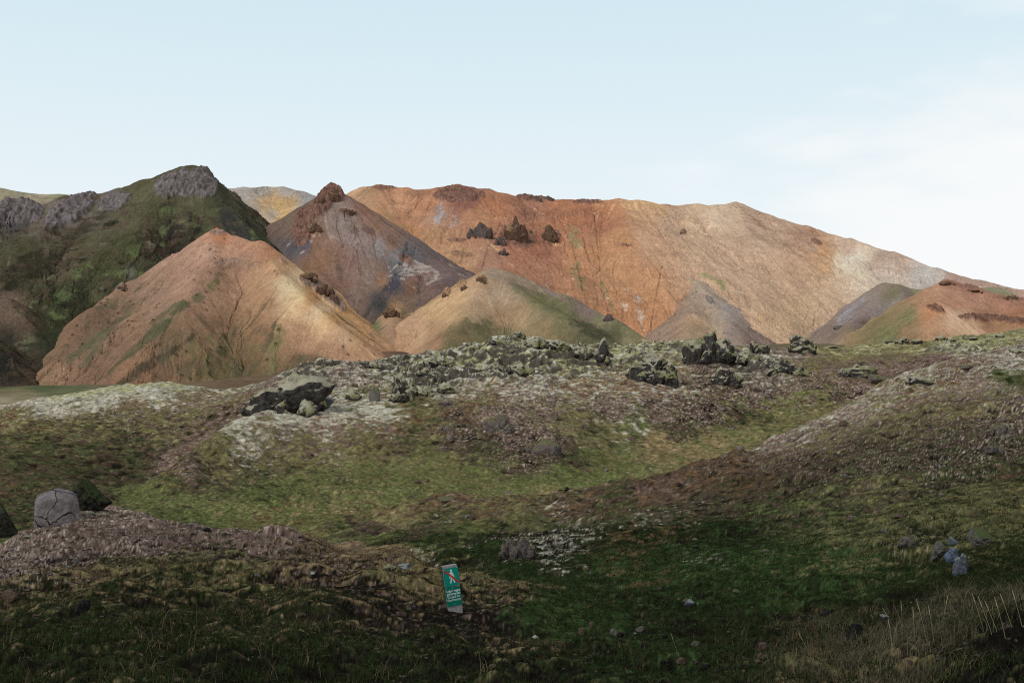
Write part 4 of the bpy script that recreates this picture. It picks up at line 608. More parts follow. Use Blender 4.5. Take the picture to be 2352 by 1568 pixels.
# ------------------------------------------------------------------ rocks
import bmesh
_ico = {}
def ico(sub):
    if sub not in _ico:
        bm = bmesh.new(); bmesh.ops.create_icosphere(bm, subdivisions=sub, radius=1)
        _ico[sub] = (np.array([v.co[:] for v in bm.verts]), np.array([[v.index for v in f.verts] for f in bm.faces])); bm.free()
    return _ico[sub]
M_LAVA = rock_mat('mossy_lava', (.03, .026, .024), (.13, .115, .105), (.42, .39, .29), .80, .55, .3, (.24, .23, .11))
M_LAVAD = rock_mat('dark_lava', (.025, .022, .02), (.11, .097, .088), (.42, .38, .29), .62, .55, .3, (.22, .21, .10))
M_PINK = rock_mat('stony_mound', (.05, .04, .036), (.27, .22, .195), (.16, .15, .08), .3, 3.0, .08)
M_CRAG = rock_mat('crag_rock', (.05, .04, .038), (.24, .18, .16), (.2, .12, .06), .12, .25, 1.2)
M_CRAGR = rock_mat('rust_crag', (.05, .03, .024), (.25, .15, .10), (.3, .19, .1), .25, .25, 1.2)
M_BLUE = rock_mat('blue_grey_stone', (.05, .055, .07), (.19, .20, .225), (.3, .3, .27), .28, 6, .02)
M_BLUE2 = rock_mat('blue_stone', (.05, .065, .10), (.17, .20, .27), (.3, .3, .28), .2, 6, .02)
M_GREY = rock_mat('grey_stone', (.06, .05, .045), (.26, .225, .20), (.10, .13, .04), .25, 8, .02)
M_BRN = rock_mat('brown_stone', (.06, .04, .03), (.22, .15, .115), (.1, .12, .04), 0, 12, .01)
M_DRK = rock_mat('black_stone', (.008, .007, .007), (.05, .043, .04), (.05, .07, .02), .15, 12, .01)
M_MOUND = rock_mat('dark_stony_mound', (.012, .011, .009), (.075, .065, .055), (.05, .06, .025), .45, 2.2, .1)
M_CRACK = rock_mat('cracked_stone', (.16, .13, .13), (.32, .27, .265), (.1, .12, .04), 0, 1.2, .12, crack=1.5)
def rock_shape(sub, seed, sx, sy, sz, rugged=1.0, blocky=0, colum=0, cuts=0):
    n, q = ico(sub); o = seed*3.7; p = n+o
    r = 1+rugged*(.42*fbm3(p*1.1, 2, seed)+.22*(1-2.2*np.abs(noise3(p*2.1, seed+13)))*(.6 if cuts else .3)+(.12 if cuts else .30)*(.62-worley3(n*1.9+o, seed))+(.12 if cuts else .17)*(.6-worley3(n*4.3+o, seed+1))+.07*fbm3(p*9, 2, seed+3))
    if sub >= 5: r = r+rugged*.05*(.6-worley3(n*10+o, seed+5))
    if colum: r = r+colum*.22*fbm3(p*np.array([7, 7, 1.3]), 3, seed+9)
    V = n*r[:, None]
    if cuts:
        r_ = np.random.default_rng(seed+77); ax = r_.normal(size=(cuts, 3)); ax[:, 2] *= .7; ax /= np.linalg.norm(ax, axis=1)[:, None]
        for a_ in ax:
            dd = V@a_-r_.uniform(.45, .85); V = V-np.maximum(dd, 0)[:, None]*a_*.9
        V = V*(1+rugged*.09*fbm3(p*6, 3, seed+21)+rugged*.10*(.5-np.abs(fbm3(p*2.6, 2, seed+25))*2))[:, None]
    if blocky:
        m = np.abs(V).max(1)[:, None]; V = V/np.maximum(m, 1e-3)*(.85+.15*r[:, None])*blocky+V*(1-blocky)
    return V*np.array([sx, sy, sz]), q
def make_rock(name, label, cat, base, w, h, mat, seed, sub=4, rugged=1.0, blocky=0, colum=0, lobes=None, dep=.85, sink=.3, group=None, yaw=0, cuts=9, auto=0, lean=0):
    """w, h in metres; base = point on the ground under its middle"""
    Vs, Qs, off = [], [], 0
    if auto:
        r_ = np.random.default_rng(seed+5); base_l = lobes or [(0, 0, .9, .62, 0)]; out = [(a, b_, c_*.85, d_, e_) for a, b_, c_, d_, e_ in base_l]
        for _ in range(auto):
            a, b_, c_, d_, e_ = base_l[r_.integers(len(base_l))]; dx = a+r_.uniform(-.45, .45)*c_; top = b_+d_*(1-.8*abs(dx-a)/c_)*r_.uniform(.9, 1.1)
            sz = r_.uniform(.28, .58)*min(c_*w, d_*h); lw = sz/w*r_.uniform(1, 1.5); lh = sz/h*r_.uniform(.75, 1.1); dz = max(0, top-lh)*r_.random()**.7; out.append((dx, dz, lw, lh, e_+r_.uniform(-.3, .1)+lean*dz))
        lobes = out
    for k, (dx, dz, lw, lh, dy) in enumerate(lobes or [(0, 0, 1, 1, 0)]):
        low = h*dz*.3 if auto else 0; hh = h*lh+low
        V, q = rock_shape(sub, seed+k*2, .5*w*lw, .5*w*lw*dep, .5*hh*(1+sink), rugged, blocky, colum, cuts)
        V = V+np.array([dx*w, dy*w, dz*h-low+.5*hh*(1-sink)]); Vs.append(V); Qs.append(q+off); off += len(V)
    V = np.concatenate(Vs); c, s_ = math.cos(yaw), math.sin(yaw); V = np.stack([V[:, 0]*c-V[:, 1]*s_, V[:, 0]*s_+V[:, 1]*c, V[:, 2]], 1)
    o = link(name, np_mesh(name, V, np.concatenate(Qs)), mat); o.location = base; tag(o, label, cat, group)
    return o
_cnt = [0]
def on_ground(name, label, cat, u0, u1, vt, vb, mat, **k):
    b = hit_ground((u0+u1)/2, vb)
    if b is None: return
    _cnt[0] += 1; s = b.y/F; w, h = (u1-u0)*s, (vb-vt)*s; b = b+Vector((0, w*.25, -h*.05))
    if mat in (M_LAVA, M_LAVAD, M_PINK) and 'auto' not in k: k['auto'] = 12 if w > 2 else 5; k['sub'] = 4 if w > 2 else 3; k['lean'] = .3; k['cuts'] = 5; k['rugged'] = k.get('rugged', 1)*1.3
    return make_rock(name, label, cat, b, w, h, mat, 10+_cnt[0], **k)
def on_mountain(name, label, cat, u0, u1, vt, vb, mat, **k):
    b = hit_mountain((u0+u1)/2, vb)
    if b is None: return
    _cnt[0] += 1; s = b.y/F; w, h = (u1-u0)*s, (vb-vt)*s; b = b+Vector((0, w*.28, 0)); k.setdefault('sink', .55); k.setdefault('dep', .7); k['cuts'] = 9; k['rugged'] = k.get('rugged', 1)*1.2; k['sub'] = 4 if w > 12 else 3; k['auto'] = 12 if w > 12 else 5; k['lean'] = .8*h/w
    return make_rock(name, label, cat, b, w*1.08, h, mat, 10+_cnt[0], **k)
GR1 = 'lava rocks along the mossy ridge'; GR2 = 'crags on the mountain slopes'; GR3 = 'loose stones on the moor'; GR4 = 'small rocks on the moor skyline'
LV = [
 ('pale moss capped boulder at the left end of the central lava summit', 1123, 1163, 760, 795, M_LAVA, dict(sub=5, rugged=.8)),
 ('jagged dark rock spike on top of the central lava summit', 1170, 1210, 744, 778, M_LAVAD, dict(sub=5, rugged=1.5, colum=1)),
 ('broad mossy rock right of the jagged spike on the lava summit', 1206, 1256, 764, 800, M_LAVA, dict(sub=5, rugged=1.2)),
 ('mossy rock hump on the right shoulder of the central summit', 1258, 1312, 772, 806, M_LAVA, dict(sub=5, rugged=1.2)),
 ('pinkish bare rock face set in moss below the lava summit', 1158, 1196, 790, 813, M_PINK, dict(sub=4, rugged=.7)),
 ('dark knobbly rock left of the tall mossy rock column', 1322, 1362, 781, 824, M_LAVAD, dict(sub=5, rugged=1.3)),
 ('tall narrow lava column with a rounded mossy top', 1368, 1402, 777, 832, M_LAVAD, dict(sub=5, rugged=1.0, lobes=[(0, 0, 1, .62, 0), (.0, .42, .85, .58, 0), (.35, -.02, .6, .3, -.2)])),
 ('mossy rock cluster with dark hollow below the central summit', 1166, 1224, 826, 862, M_LAVA, dict(sub=5, rugged=1.3, lobes=[(-.1, 0, .8, .95, 0), (.3, 0, .55, .55, -.1)])),
 ('small dark rock with moss beside the sloping slab', 957, 990, 838, 864, M_LAVAD, dict(sub=5, rugged=1.2)),
 ('sloping mossy slab with dark front edge left of the summit', 990, 1040, 815, 845, M_LAVA, dict(sub=5, rugged=1.1, lobes=[(-.15, .05, .7, .9, 0), (.25, -.05, .6, .6, 0)])),
 ('dark cracked lava cliff with overhang and moss on top', 900, 960, 855, 925, M_LAVAD, dict(sub=5, rugged=1.4, lobes=[(-.12, 0, .75, 1, 0), (.28, -.05, .6, .7, -.1), (-.3, -.05, .4, .5, -.2)])),
 ('small pale mossy rock standing alone on the ridge beside the gravel fan', 845, 876, 825, 847, M_LAVA, dict(sub=4, rugged=1.1)),
 ('grey lichen covered rock in the hollow left of the dark cliff', 790, 828, 878, 918, M_LAVA, dict(sub=5, rugged=1.2)),
 ('pointed grey rock between the cliff and the pale moss shelf', 842, 878, 893, 920, M_GREY, dict(sub=4, rugged=1.1)),
 ('low dark rocks under the moss at the foot of the dark cliff', 1000, 1045, 868, 905, M_LAVA, dict(sub=5, rugged=1.3)),
 ('grey rock half sunk in moss right of the dark cliff', 955, 1000, 880, 912, M_LAVA, dict(sub=5, rugged=1.1)),
 ('pile of rounded black lava knobs with a mossy cap', 1448, 1562, 812, 880, M_LAVAD, dict(sub=5, rugged=1.2, lobes=[(.0, .1, .62, .85, 0), (-.33, -.02, .4, .6, -.1), (.3, -.05, .5, .75, -.1), (.05, -.08, .35, .5, -.3), (-.1, -.05, .3, .45, -.3)])),
 ('largest lava outcrop with mossy knobs and black hollows', 1578, 1690, 756, 838, M_LAVAD, dict(rugged=1.1, lobes=[(-.28, .0, .5, .95, 0), (.05, .0, .55, .8, 0), (.3, -.02, .5, .7, 0)])),
 ('dark lava knob below the largest outcrop', 1640, 1704, 820, 886, M_LAVAD, dict(sub=5, rugged=1.3)),
 ('green mossy hummock rock right of the largest outcrop', 1692, 1745, 795, 836, M_LAVA, dict(sub=5, rugged=1.0)),
 ('rocky cone of dark lava on the skyline in front of the bowl', 1800, 1884, 766, 812, M_LAVAD, dict(sub=5, rugged=1.4, lobes=[(0, 0, 1, .75, 0), (.02, .35, .5, .6, 0), (.28, .1, .4, .6, 0)])),
 ('line of small dark rocks left of the rocky cone', 1724, 1775, 789, 812, M_LAVAD, dict(sub=4, rugged=1.3, lobes=[(-.3, 0, .4, 1, 0), (0, 0, .45, .8, 0), (.32, 0, .4, .7, 0)])),
 ('dark ledge rock tilting down to the right in the moss', 1790, 1868, 822, 866, M_LAVAD, dict(sub=5, rugged=1.2, lobes=[(-.22, .15, .6, .75, 0), (.2, -.05, .65, .55, 0)])),
 ('large rounded stony hump with a dark hollow on its left', 1915, 2036, 815, 868, M_LAVAD, dict(sub=5, rugged=.8, dep=.7)),
 ('lichen spotted low hump in front of the large rounded hump', 1990, 2065, 848, 876, M_PINK, dict(sub=5, rugged=.7)),
 ('overhanging lava roof with pale moss cap above a black cave', 545, 752, 866, 950, M_LAVAD, dict(sub=6, rugged=1.0, dep=.6, lobes=[(-.18, .0, .65, .62, .0), (.15, .22, .7, .75, .06), (-.02, .3, .6, .5, .1)])),
 ('shaggy grey rock standing in the mouth of the cave', 677, 728, 903, 958, M_LAVA, dict(sub=5, rugged=1.1)),
 ('bluish smooth rock right of the cave mouth', 728, 768, 912, 938, M_BLUE, dict(sub=4, rugged=.7)),
 ('small rocky knob between the dark lava knob and the tilting ledge', 1750, 1792, 838, 862, M_LAVA, dict(sub=4, rugged=1.0)),
 ('brown stony hump crowning the mound in the middle of the moor', 1112, 1176, 934, 990, M_PINK, dict(sub=5, rugged=1.2, dep=.7)),
 ('stony patch low on the right flank of the middle mound', 1208, 1300, 990, 1045, M_PINK, dict(sub=5, rugged=.7, dep=.6, sink=.8)),
 ('stone knob near the foot of the mound left of the hump', 1008, 1050, 968, 990, M_PINK, dict(sub=4, rugged=.9)),
 ('rough stones poking from the crest of the low brown hump', 1000, 1060, 1138, 1152, M_PINK, dict(sub=4, rugged=1.2)),
 ('cluster of pale lichen stones on the dark hummock above the signpost', 1150, 1228, 1228, 1282, M_PINK, dict(sub=5, rugged=1.3, dep=.7, lobes=[(-.2, .1, .5, .8, 0), (.15, 0, .55, .8, 0), (-.35, 0, .3, .5, -.1), (.4, -.05, .3, .5, -.1)])),
 ('big pale boulder split by cracks at the foot of the left hill', 62, 172, 1128, 1204, M_CRACK, dict(sub=5, rugged=.5, blocky=.45, dep=.8, cuts=11, yaw=.3, sink=.5)),
 ('dark shaggy stone mound behind the big cracked boulder', 145, 232, 1100, 1172, M_MOUND, dict(sub=5, rugged=1.2)),
 ('dark rock at the left edge beside the cracked boulder', -30, 30, 1164, 1235, M_MOUND, dict(sub=5, rugged=1.1)),
 ('dark stony bank right of the rounded hump', 2085, 2150, 855, 885, M_LAVAD, dict(sub=5, rugged=1.0)),
 ('grey stone ledge on the crest of the right hillside', 2200, 2260, 826, 848, M_PINK, dict(sub=5, rugged=1.1)),
 ('pinkish boulder high on the right hillside near the frame edge', 2275, 2330, 965, 1000, M_PINK, dict(sub=5, rugged=1.0)),
 ('pale rounded stone below the pinkish boulder on the right hillside', 2262, 2312, 1010, 1045, M_PINK, dict(sub=5, rugged=1.0)),
 ('small whitish stone on the green slope left of the right hillside', 1878, 1896, 910, 919, M_GREY, dict(sub=3, rugged=.8)),
]
for lab, a, b, c, d_, m, k in LV:
    on_ground('boulder' if 'boulder' in lab else 'rock', lab, 'boulder' if 'boulder' in lab else 'rock', a, b, c, d_, m, group=GR1 if d_ < 930 and d_ > 750 else None, **k)
for i, (a, b, c, d_, lab) in enumerate([(2035, 2052, 775, 786, 'small dark rock, leftmost on the right skyline'), (2056, 2092, 768, 790, 'grey peaked rock on the right skyline'), (2098, 2126, 776, 790, 'low rock just right of the peaked skyline rock'), (2150, 2180, 769, 782, 'rock in the middle of the right skyline'), (2184, 2204, 774, 783, 'small rock beside the middle skyline rock'),
      (2226, 2254, 768, 780, 'bluish rock on the right skyline'), (2288, 2312, 762, 774, 'rock near the right end of the skyline'), (1905, 1925, 790, 798, 'tiny rock between the rocky cone and the right skyline'), (2320, 2352, 795, 812, 'dark rock on the bank below the right skyline')]):
    on_ground('rock', lab, 'rock', a, b, c, d_+2, M_LAVAD, sub=4, rugged=1.2, group=GR4)
# crags far up on the slopes
for lab, a, b, c, d_, m, k in [
 ('dark rounded crag, left one of the three crags on the orange slope', 1078, 1126, 512, 546, M_CRAG, dict(sub=5, rugged=1.0, lobes=[(.1, 0, .8, 1, 0), (-.35, 0, .4, .7, 0)])),
 ('tall pointed reddish crag in the middle of the orange slope', 1160, 1212, 498, 554, M_CRAGR, dict(sub=5, rugged=1.1, colum=.8, lobes=[(0, 0, 1, .75, 0), (-.05, .35, .55, .65, .0), (.25, .0, .5, .8, 0)])),
 ('dark jagged rib running down left of the pointed crag', 1138, 1166, 528, 564, M_CRAG, dict(sub=5, rugged=1.2, colum=.8)),
 ('small black crag lowest below the pointed crag', 1146, 1168, 560, 588, M_CRAG, dict(sub=4, rugged=1.1)),
 ('dark red crag, right one of the three crags on the orange slope', 1250, 1280, 512, 556, M_CRAGR, dict(sub=5, rugged=1.1, lobes=[(0, .1, .9, .8, 0), (-.1, -.05, .7, .5, -.1)])),
 ('tiny dark crag between the pointed and the right crag', 1214, 1226, 522, 536, M_CRAGR, dict(sub=4, rugged=1.0)),
 ('lone dark boulder at the foot of the orange slope', 1386, 1410, 714, 740, M_CRAG, dict(sub=4, rugged=.8)),
 ('dark block on the crest of the tan hill', 1090, 1118, 630, 652, M_CRAGR, dict(sub=4, rugged=.9, blocky=.4)),
 ('brown crag on the left ridge of the tan hill', 1056, 1076, 646, 668, M_CRAGR, dict(sub=4, rugged=1.0)),
 ('dark tooth of rock left of the tan hill crest', 1014, 1030, 662, 684, M_CRAGR, dict(sub=4, rugged=1.0)),
 ('ochre crag with dark face in the gully between the hills', 882, 920, 696, 728, M_CRAGR, dict(sub=5, rugged=1.2, colum=1)),
 ('rusty crag at the top of the ravine beside the brown hill', 690, 730, 612, 646, M_CRAGR, dict(sub=5, rugged=1.1)),
 ('ochre crag in the middle of the ravine beside the brown hill', 722, 762, 640, 680, M_CRAGR, dict(sub=5, rugged=1.2, colum=.6)),
 ('lowest rusty crag in the ravine beside the brown hill', 752, 782, 664, 696, M_CRAGR, dict(sub=5, rugged=1.1, colum=.6)),
 ('twin topped rust spire on the summit of the red mountain', 748, 786, 434, 466, M_CRAGR, dict(sub=5, rugged=1.0, colum=1, lobes=[(.05, 0, .8, .7, 0), (.08, .35, .4, .65, 0), (-.32, 0, .4, .7, 0)])),
 ('smaller jagged spire left of the red summit', 728, 750, 444, 470, M_CRAGR, dict(sub=5, rugged=1.1, colum=1)),
 ('dark crag on the left flank of the red mountain', 706, 738, 500, 536, M_CRAGR, dict(sub=5, rugged=1.1, colum=1)),
 ('low crag on the shoulder right of the red summit', 782, 818, 478, 496, M_CRAGR, dict(sub=4, rugged=1.1)),
 ('small dark crag alone on the pale upper slope', 1562, 1576, 530, 540, M_CRAG, dict(sub=3, rugged=1.0)),
 ('rust coloured crag near the right end of the pale slope', 1866, 1884, 552, 562, M_CRAGR, dict(sub=3, rugged=1.0)),
 ('pale boulder on the purple slope beside the bowl', 1916, 1936, 740, 756, M_GREY, dict(sub=3, rugged=.8)),
 ('dark crags lining the top of the orange hill at right', 2160, 2200, 641, 656, M_CRAGR, dict(sub=4, rugged=1.2)),
 ('long dark crag below the top of the orange hill', 2210, 2262, 658, 674, M_CRAGR, dict(sub=4, rugged=1.1)),
 ('dark crag at the right edge of the orange hill', 2310, 2352, 672, 690, M_CRAGR, dict(sub=4, rugged=1.1)),
 ('row of rough rocks along the crest of the orange mountain', 1190, 1275, 444, 462, M_CRAG, dict(sub=5, rugged=1.0, dep=.4, lobes=[(-.3, 0, .45, 1, 0), (0, 0, .5, .9, 0), (.3, 0, .5, .7, 0)])),
 ('pale knob among the green ribs of the left mountain', 224, 240, 650, 668, M_GREY, dict(sub=3, rugged=1.0)),
 ('small tan knob on the green flank above the brown hill', 262, 290, 648, 666, M_CRAGR, dict(sub=4, rugged=1.0)),
 ]: on_mountain('crag' if 'boulder' not in lab else 'boulder', lab, 'crag' if 'boulder' not in lab else 'boulder', a, b, c, d_, m, group=GR2, **k)
# stones lying on the near moor
for lab, a, b, c, d_, m, k in [
 ('smooth blue stone in the group at the right', 2168, 2206, 1258, 1288, M_BLUE2, dict(sub=5, rugged=.6, sink=.5, cuts=5)),
 ('blue grey stone with a dark pit, lowest in the group at the right', 2196, 2238, 1278, 1318, M_BLUE, dict(sub=5, rugged=.7, cuts=4, sink=.6)),
 ('grey stone behind the smooth blue stone', 2138, 2186, 1246, 1280, M_GREY, dict(sub=5, rugged=.8, sink=.6, cuts=6)),
 ('small blue tipped stone on top of the group at the right', 2180, 2206, 1235, 1252, M_BLUE, dict(sub=4, rugged=.7)),
 ('mossy grey boulder up the slope from the blue stones', 2222, 2288, 1216, 1250, M_GREY, dict(sub=5, rugged=.8)),
 ('knobbly pale stones left of the blue stones', 2064, 2112, 1222, 1256, M_PINK, dict(sub=5, rugged=1.4)),
 ('small stone between the knobbly stones and the gully', 2020, 2044, 1208, 1224, M_PINK, dict(sub=4, rugged=1.0)),
 ('reddish rounded stone in the green gully', 1327, 1346, 1441, 1457, M_BRN, dict(sub=4, rugged=.4)),
 ('small brown stone uphill of the reddish gully stone', 1350, 1364, 1428, 1440, M_BRN, dict(sub=4, rugged=.5)),
 ('grey brown stone left of the round grassy stone in the gully', 1402, 1424, 1444, 1460, M_GREY, dict(sub=4, rugged=.5)),
 ('small black stone touching the grey brown stone', 1418, 1434, 1452, 1466, M_DRK, dict(sub=4, rugged=.6)),
 ('round hairy grey stone in the moss of the gully', 1462, 1484, 1436, 1453, M_GREY, dict(sub=4, rugged=.3)),
 ('black pitted stone below the round gully stone', 1472, 1490, 1476, 1490, M_DRK, dict(sub=4, rugged=.6)),
 ('upright black stone right of the round gully stone', 1522, 1538, 1454, 1470, M_DRK, dict(sub=4, rugged=.6)),
 ('flat bluish stone above the gully', 1572, 1606, 1381, 1398, M_BLUE, dict(sub=4, rugged=.8)),
 ('pale stone on the moss below the right slope', 1682, 1704, 1352, 1362, M_GREY, dict(sub=4, rugged=.7)),
 ('square black stone near the bottom centre', 1614, 1634, 1520, 1538, M_DRK, dict(sub=4, rugged=.4, blocky=.5)),
 ('pinkish stone beside the square black stone', 1556, 1582, 1512, 1528, M_BRN, dict(sub=4, rugged=.5)),
 ('dark stone under the pinkish stone cluster', 1520, 1540, 1510, 1526, M_DRK, dict(sub=4, rugged=.5)),
 ('flat grey stone in the dark moss near the long stalk', 1590, 1612, 1472, 1484, M_GREY, dict(sub=4, rugged=.5)),
 ('brown stone below the flat grey stone near the bottom', 1742, 1764, 1476, 1492, M_BRN, dict(sub=4, rugged=.5)),
 ('dim brown stone straight below the other brown stone', 1742, 1762, 1500, 1514, M_BRN, dict(sub=4, rugged=.5)),
 ('large black boulder in the dark hollow at lower right', 1950, 1992, 1436, 1472, M_DRK, dict(sub=5, rugged=.7)),
 ('thin bluish flagstone among the tall stalks', 2024, 2050, 1412, 1422, M_BLUE, dict(sub=4, rugged=.4, blocky=.3)),
 ('dark flat stone left of the bluish flagstone', 1892, 1920, 1398, 1412, M_DRK, dict(sub=4, rugged=.5)),
 ('small stone on the mid slope right of the dark soil patch', 1752, 1772, 1260, 1269, M_GREY, dict(sub=3, rugged=.6)),
 ('dark lump of stone left of the soil patch', 1588, 1606, 1252, 1262, M_DRK, dict(sub=4, rugged=.6)),
 ('stone on the upper green slope below the fold', 1944, 1964, 1188, 1199, M_BRN, dict(sub=4, rugged=.6)),
 ('rusty stone on the fold of the right slope', 2052, 2080, 1180, 1190, M_BRN, dict(sub=4, rugged=.7)),
 ('white lichen covered rock on the crest left of the signpost', 876, 912, 1290, 1310, M_LAVA, dict(sub=4, rugged=1.2)),
 ('blue grey rock on the crest next to the white rock', 914, 950, 1296, 1312, M_BLUE, dict(sub=4, rugged=1.0)),
 ('dark brown boulder half buried at the left edge', -10, 40, 1364, 1386, M_BRN, dict(sub=4, rugged=.6)),
 ('faint grey boulder in the grass at lower left', 166, 204, 1376, 1412, M_DRK, dict(sub=4, rugged=.8)),
 ('small round stone on the stony knoll at left', 106, 122, 1308, 1324, M_PINK, dict(sub=4, rugged=.5)),
 ('pale stone on the knoll slope above the grass', 142, 162, 1334, 1344, M_PINK, dict(sub=4, rugged=.6)),
 ('pale flat stone higher on the stony knoll', 160, 180, 1284, 1294, M_GREY, dict(sub=4, rugged=.6)),
 ('white topped stone on the crest of the left knoll', 196, 222, 1170, 1184, M_LAVA, dict(sub=4, rugged=1.0)),
 ('long pale stone along the crest of the left knoll', 222, 246, 1176, 1186, M_LAVA, dict(sub=4, rugged=.8)),
 ('pale stone on the left shoulder of the knoll', 50, 80, 1226, 1238, M_LAVA, dict(sub=4, rugged=1.0)),
 ('slanted pale stone on the bare soil left of the signpost', 584, 600, 1320, 1330, M_GREY, dict(sub=4, rugged=.5)),
 ('dark stone on the bare soil below the signpost', 1034, 1052, 1510, 1524, M_DRK, dict(sub=4, rugged=.5)),
 ('grey stone on the soil left of the signpost foot', 932, 948, 1392, 1402, M_GREY, dict(sub=4, rugged=.5)),
 ('black stone at the far edge of the brown knoll', 466, 486, 1216, 1226, M_DRK, dict(sub=3, rugged=.7)),
 ('pink grey stone on the green valley floor', 1444, 1462, 1004, 1014, M_BRN, dict(sub=3, rugged=.7)),
 ('dark stone on the right part of the valley floor', 1296, 1312, 1118, 1128, M_DRK, dict(sub=3, rugged=.7)),
 ('left one of two brown stones on the valley floor', 950, 966, 1102, 1111, M_BRN, dict(sub=3, rugged=.8)),
 ('right one of two brown stones on the valley floor', 974, 988, 1100, 1108, M_BRN, dict(sub=3, rugged=.8)),
 ('brownish boulder on the right hillside by the dark heath', 1930, 1948, 966, 982, M_BRN, dict(sub=4, rugged=1.0)),
 ]: on_ground('boulder' if 'boulder' in lab else 'stone', lab, 'boulder' if 'boulder' in lab else 'stone', a, b, c, d_, m, group=GR3, **k)

# ------------------------------------------------------------------ signpost
def flat_poly(name, pts, y, th, mat, parent, bev=0):
    bm = bmesh.new(); a = [bm.verts.new((x, y, z)) for x, z in pts]; f = bm.faces.new(a)
    r = bmesh.ops.extrude_face_region(bm, geom=[f]); bmesh.ops.translate(bm, verts=[v for v in r['geom'] if isinstance(v, bmesh.types.BMVert)], vec=(0, th, 0))
    bmesh.ops.recalc_face_normals(bm, faces=bm.faces); me = bpy.data.meshes.new(name); bm.to_mesh(me); bm.free()
    return link(name, me, mat, parent)
def build_sign():
    b = hit_ground(1046, 1408); s = b.y/F
    root = bpy.data.objects.new('signpost', None); COL.objects.link(root); root.empty_display_size = .2; root.location = b+Vector((0, .03, .035))
    tag(root, 'short weathered wooden signpost with green walking ban plates on the bare soil knoll', 'signpost')
    W = 35*s*1.03; H = 97*s*1.03; T = .085
    wood = plain_mat('weathered_wood', (.36, .32, .31), .9, .1, 14, .3); dark = plain_mat('shaded_wood_side', (.06, .052, .05), .95, .1, 14, .3)
    grn = plain_mat('green_plate', (.0, .30, .215), .35, .4, 3, .06); grn2 = plain_mat('dark_green_plate', (.0, .20, .12), .35, .4, 3, .06); wht = plain_mat('white_print', (.82, .86, .86), .5, .3); red = plain_mat('red_print', (.62, .035, .02), .45, .3); steel = plain_mat('screw_metal', (.7, .7, .66), .4, .5); rim = plain_mat('plate_rim', (.45, .55, .5), .5, .3)
    # post: a thick plank, its left side coloured darker as painted shade, sunk into the soil
    bm = bmesh.new(); bmesh.ops.create_cube(bm, size=1)
    for v in bm.verts: v.co = Vector((v.co.x*W*.97, v.co.y*T+T/2, (v.co.z+.5)*(H+.2)-.2))
    bmesh.ops.bevel(bm, geom=bm.edges[:], offset=.004, segments=2, affect='EDGES')
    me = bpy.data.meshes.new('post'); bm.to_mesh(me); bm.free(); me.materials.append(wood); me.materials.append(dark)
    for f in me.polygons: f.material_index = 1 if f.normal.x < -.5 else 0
    link('post', me, None, root)
    w2 = W/2; zt = H*.955; zm = H*.545; zb = H*.085
    up = flat_poly('pictogram_plate', [(-w2, zm), (w2, zm-.002), (w2, zt), (-w2, zt)], -.005, .003, grn, root)
    # lower plate, its top right corner broken away
    lo = flat_poly('text_plate', [(-w2, zb), (w2, zb), (w2, zm-.022), (0, zm-.004), (-w2, zm-.004)], -.009, .004, grn2, root)
    flat_poly('plate_gap', [(-.0, zm-.0045), (w2, zm-.0225), (w2, zm-.0275), (0, zm-.007)], -.0105, .001, dark, lo)
    for pl, zz in ((up, (zm, zt)), (lo, (zb, zm-.03))):
        flat_poly('rim', [(-w2-.0012, zz[0]), (-w2+.0012, zz[0]), (-w2+.0012, zz[1]), (-w2-.0012, zz[1])], -.0112, .001, rim, pl)
    # walker, local units: plate height = 1
    ph = zt-zm; cx = .005; cz = zm+ph*.5
    def pic(name, pts, y, mat, par): return flat_poly(name, [(cx+a*ph, cz+c*ph) for a, c in pts], y, .0012, mat, par)
    circ = [(.0+.062*math.cos(t*math.pi/10), .34+.068*math.sin(t*math.pi/10)) for t in range(20)]
    bm = bmesh.new()
    def add(pts):
        v = [bm.verts.new((cx+a*ph, -.0066, cz+c*ph)) for a, c in pts]; f = bm.faces.new(v)
        r = bmesh.ops.extrude_face_region(bm, geom=[f]); bmesh.ops.translate(bm, verts=[q for q in r['geom'] if isinstance(q, bmesh.types.BMVert)], vec=(0, .0012, 0))
    add(circ)
    add([(-.075, .245), (-.035, .262), (.03, .262), (.07, .245), (.085, .16), (.045, .02), (-.045, .02), (-.07, .12)])      # torso
    add([(.07, .245), (.09, .22), (.16, -.02), (.135, -.05), (.11, -.03), (.05, .15)])                                     # arm forward
    add([(-.075, .245), (-.105, .2), (-.13, -.02), (-.125, -.07), (-.09, -.08), (-.075, -.04), (-.055, .12)])             # arm back
    add([(-.045, .03), (.015, .03), (.0, -.12), (-.055, -.345), (-.085, -.37), (-.125, -.355), (-.12, -.31), (-.07, -.12)]) # legs
    add([(-.005, .03), (.05, .03), (.075, -.12), (.165, -.31), (.165, -.35), (.13, -.365), (.1, -.345), (.02, -.13)])
    bmesh.ops.recalc_face_normals(bm, faces=bm.faces); me = bpy.data.meshes.new('walker_symbol'); bm.to_mesh(me); bm.free(); link('walker_symbol', me, wht, up)
    pic('red_slash', [(-.40, .40), (-.345, .42), (.40, -.34), (.40, -.41), (.355, -.42), (-.40, .345)], -.0082, red, up)
    for par, x, z in ((up, -w2+.01, zt-.012), (up, w2-.01, zt-.01), (up, -w2+.012, zm+.012), (up, w2-.008, zm+.016), (lo, -w2+.012, zm-.012), (lo, .002, zm-.016), (lo, 0, zb+.02)):
        flat_poly('screw', [(x+.0036*math.cos(t*math.pi/6), z+.0036*math.sin(t*math.pi/6)) for t in range(12)], -.0115 if par is lo else -.0075, .002, steel, par)
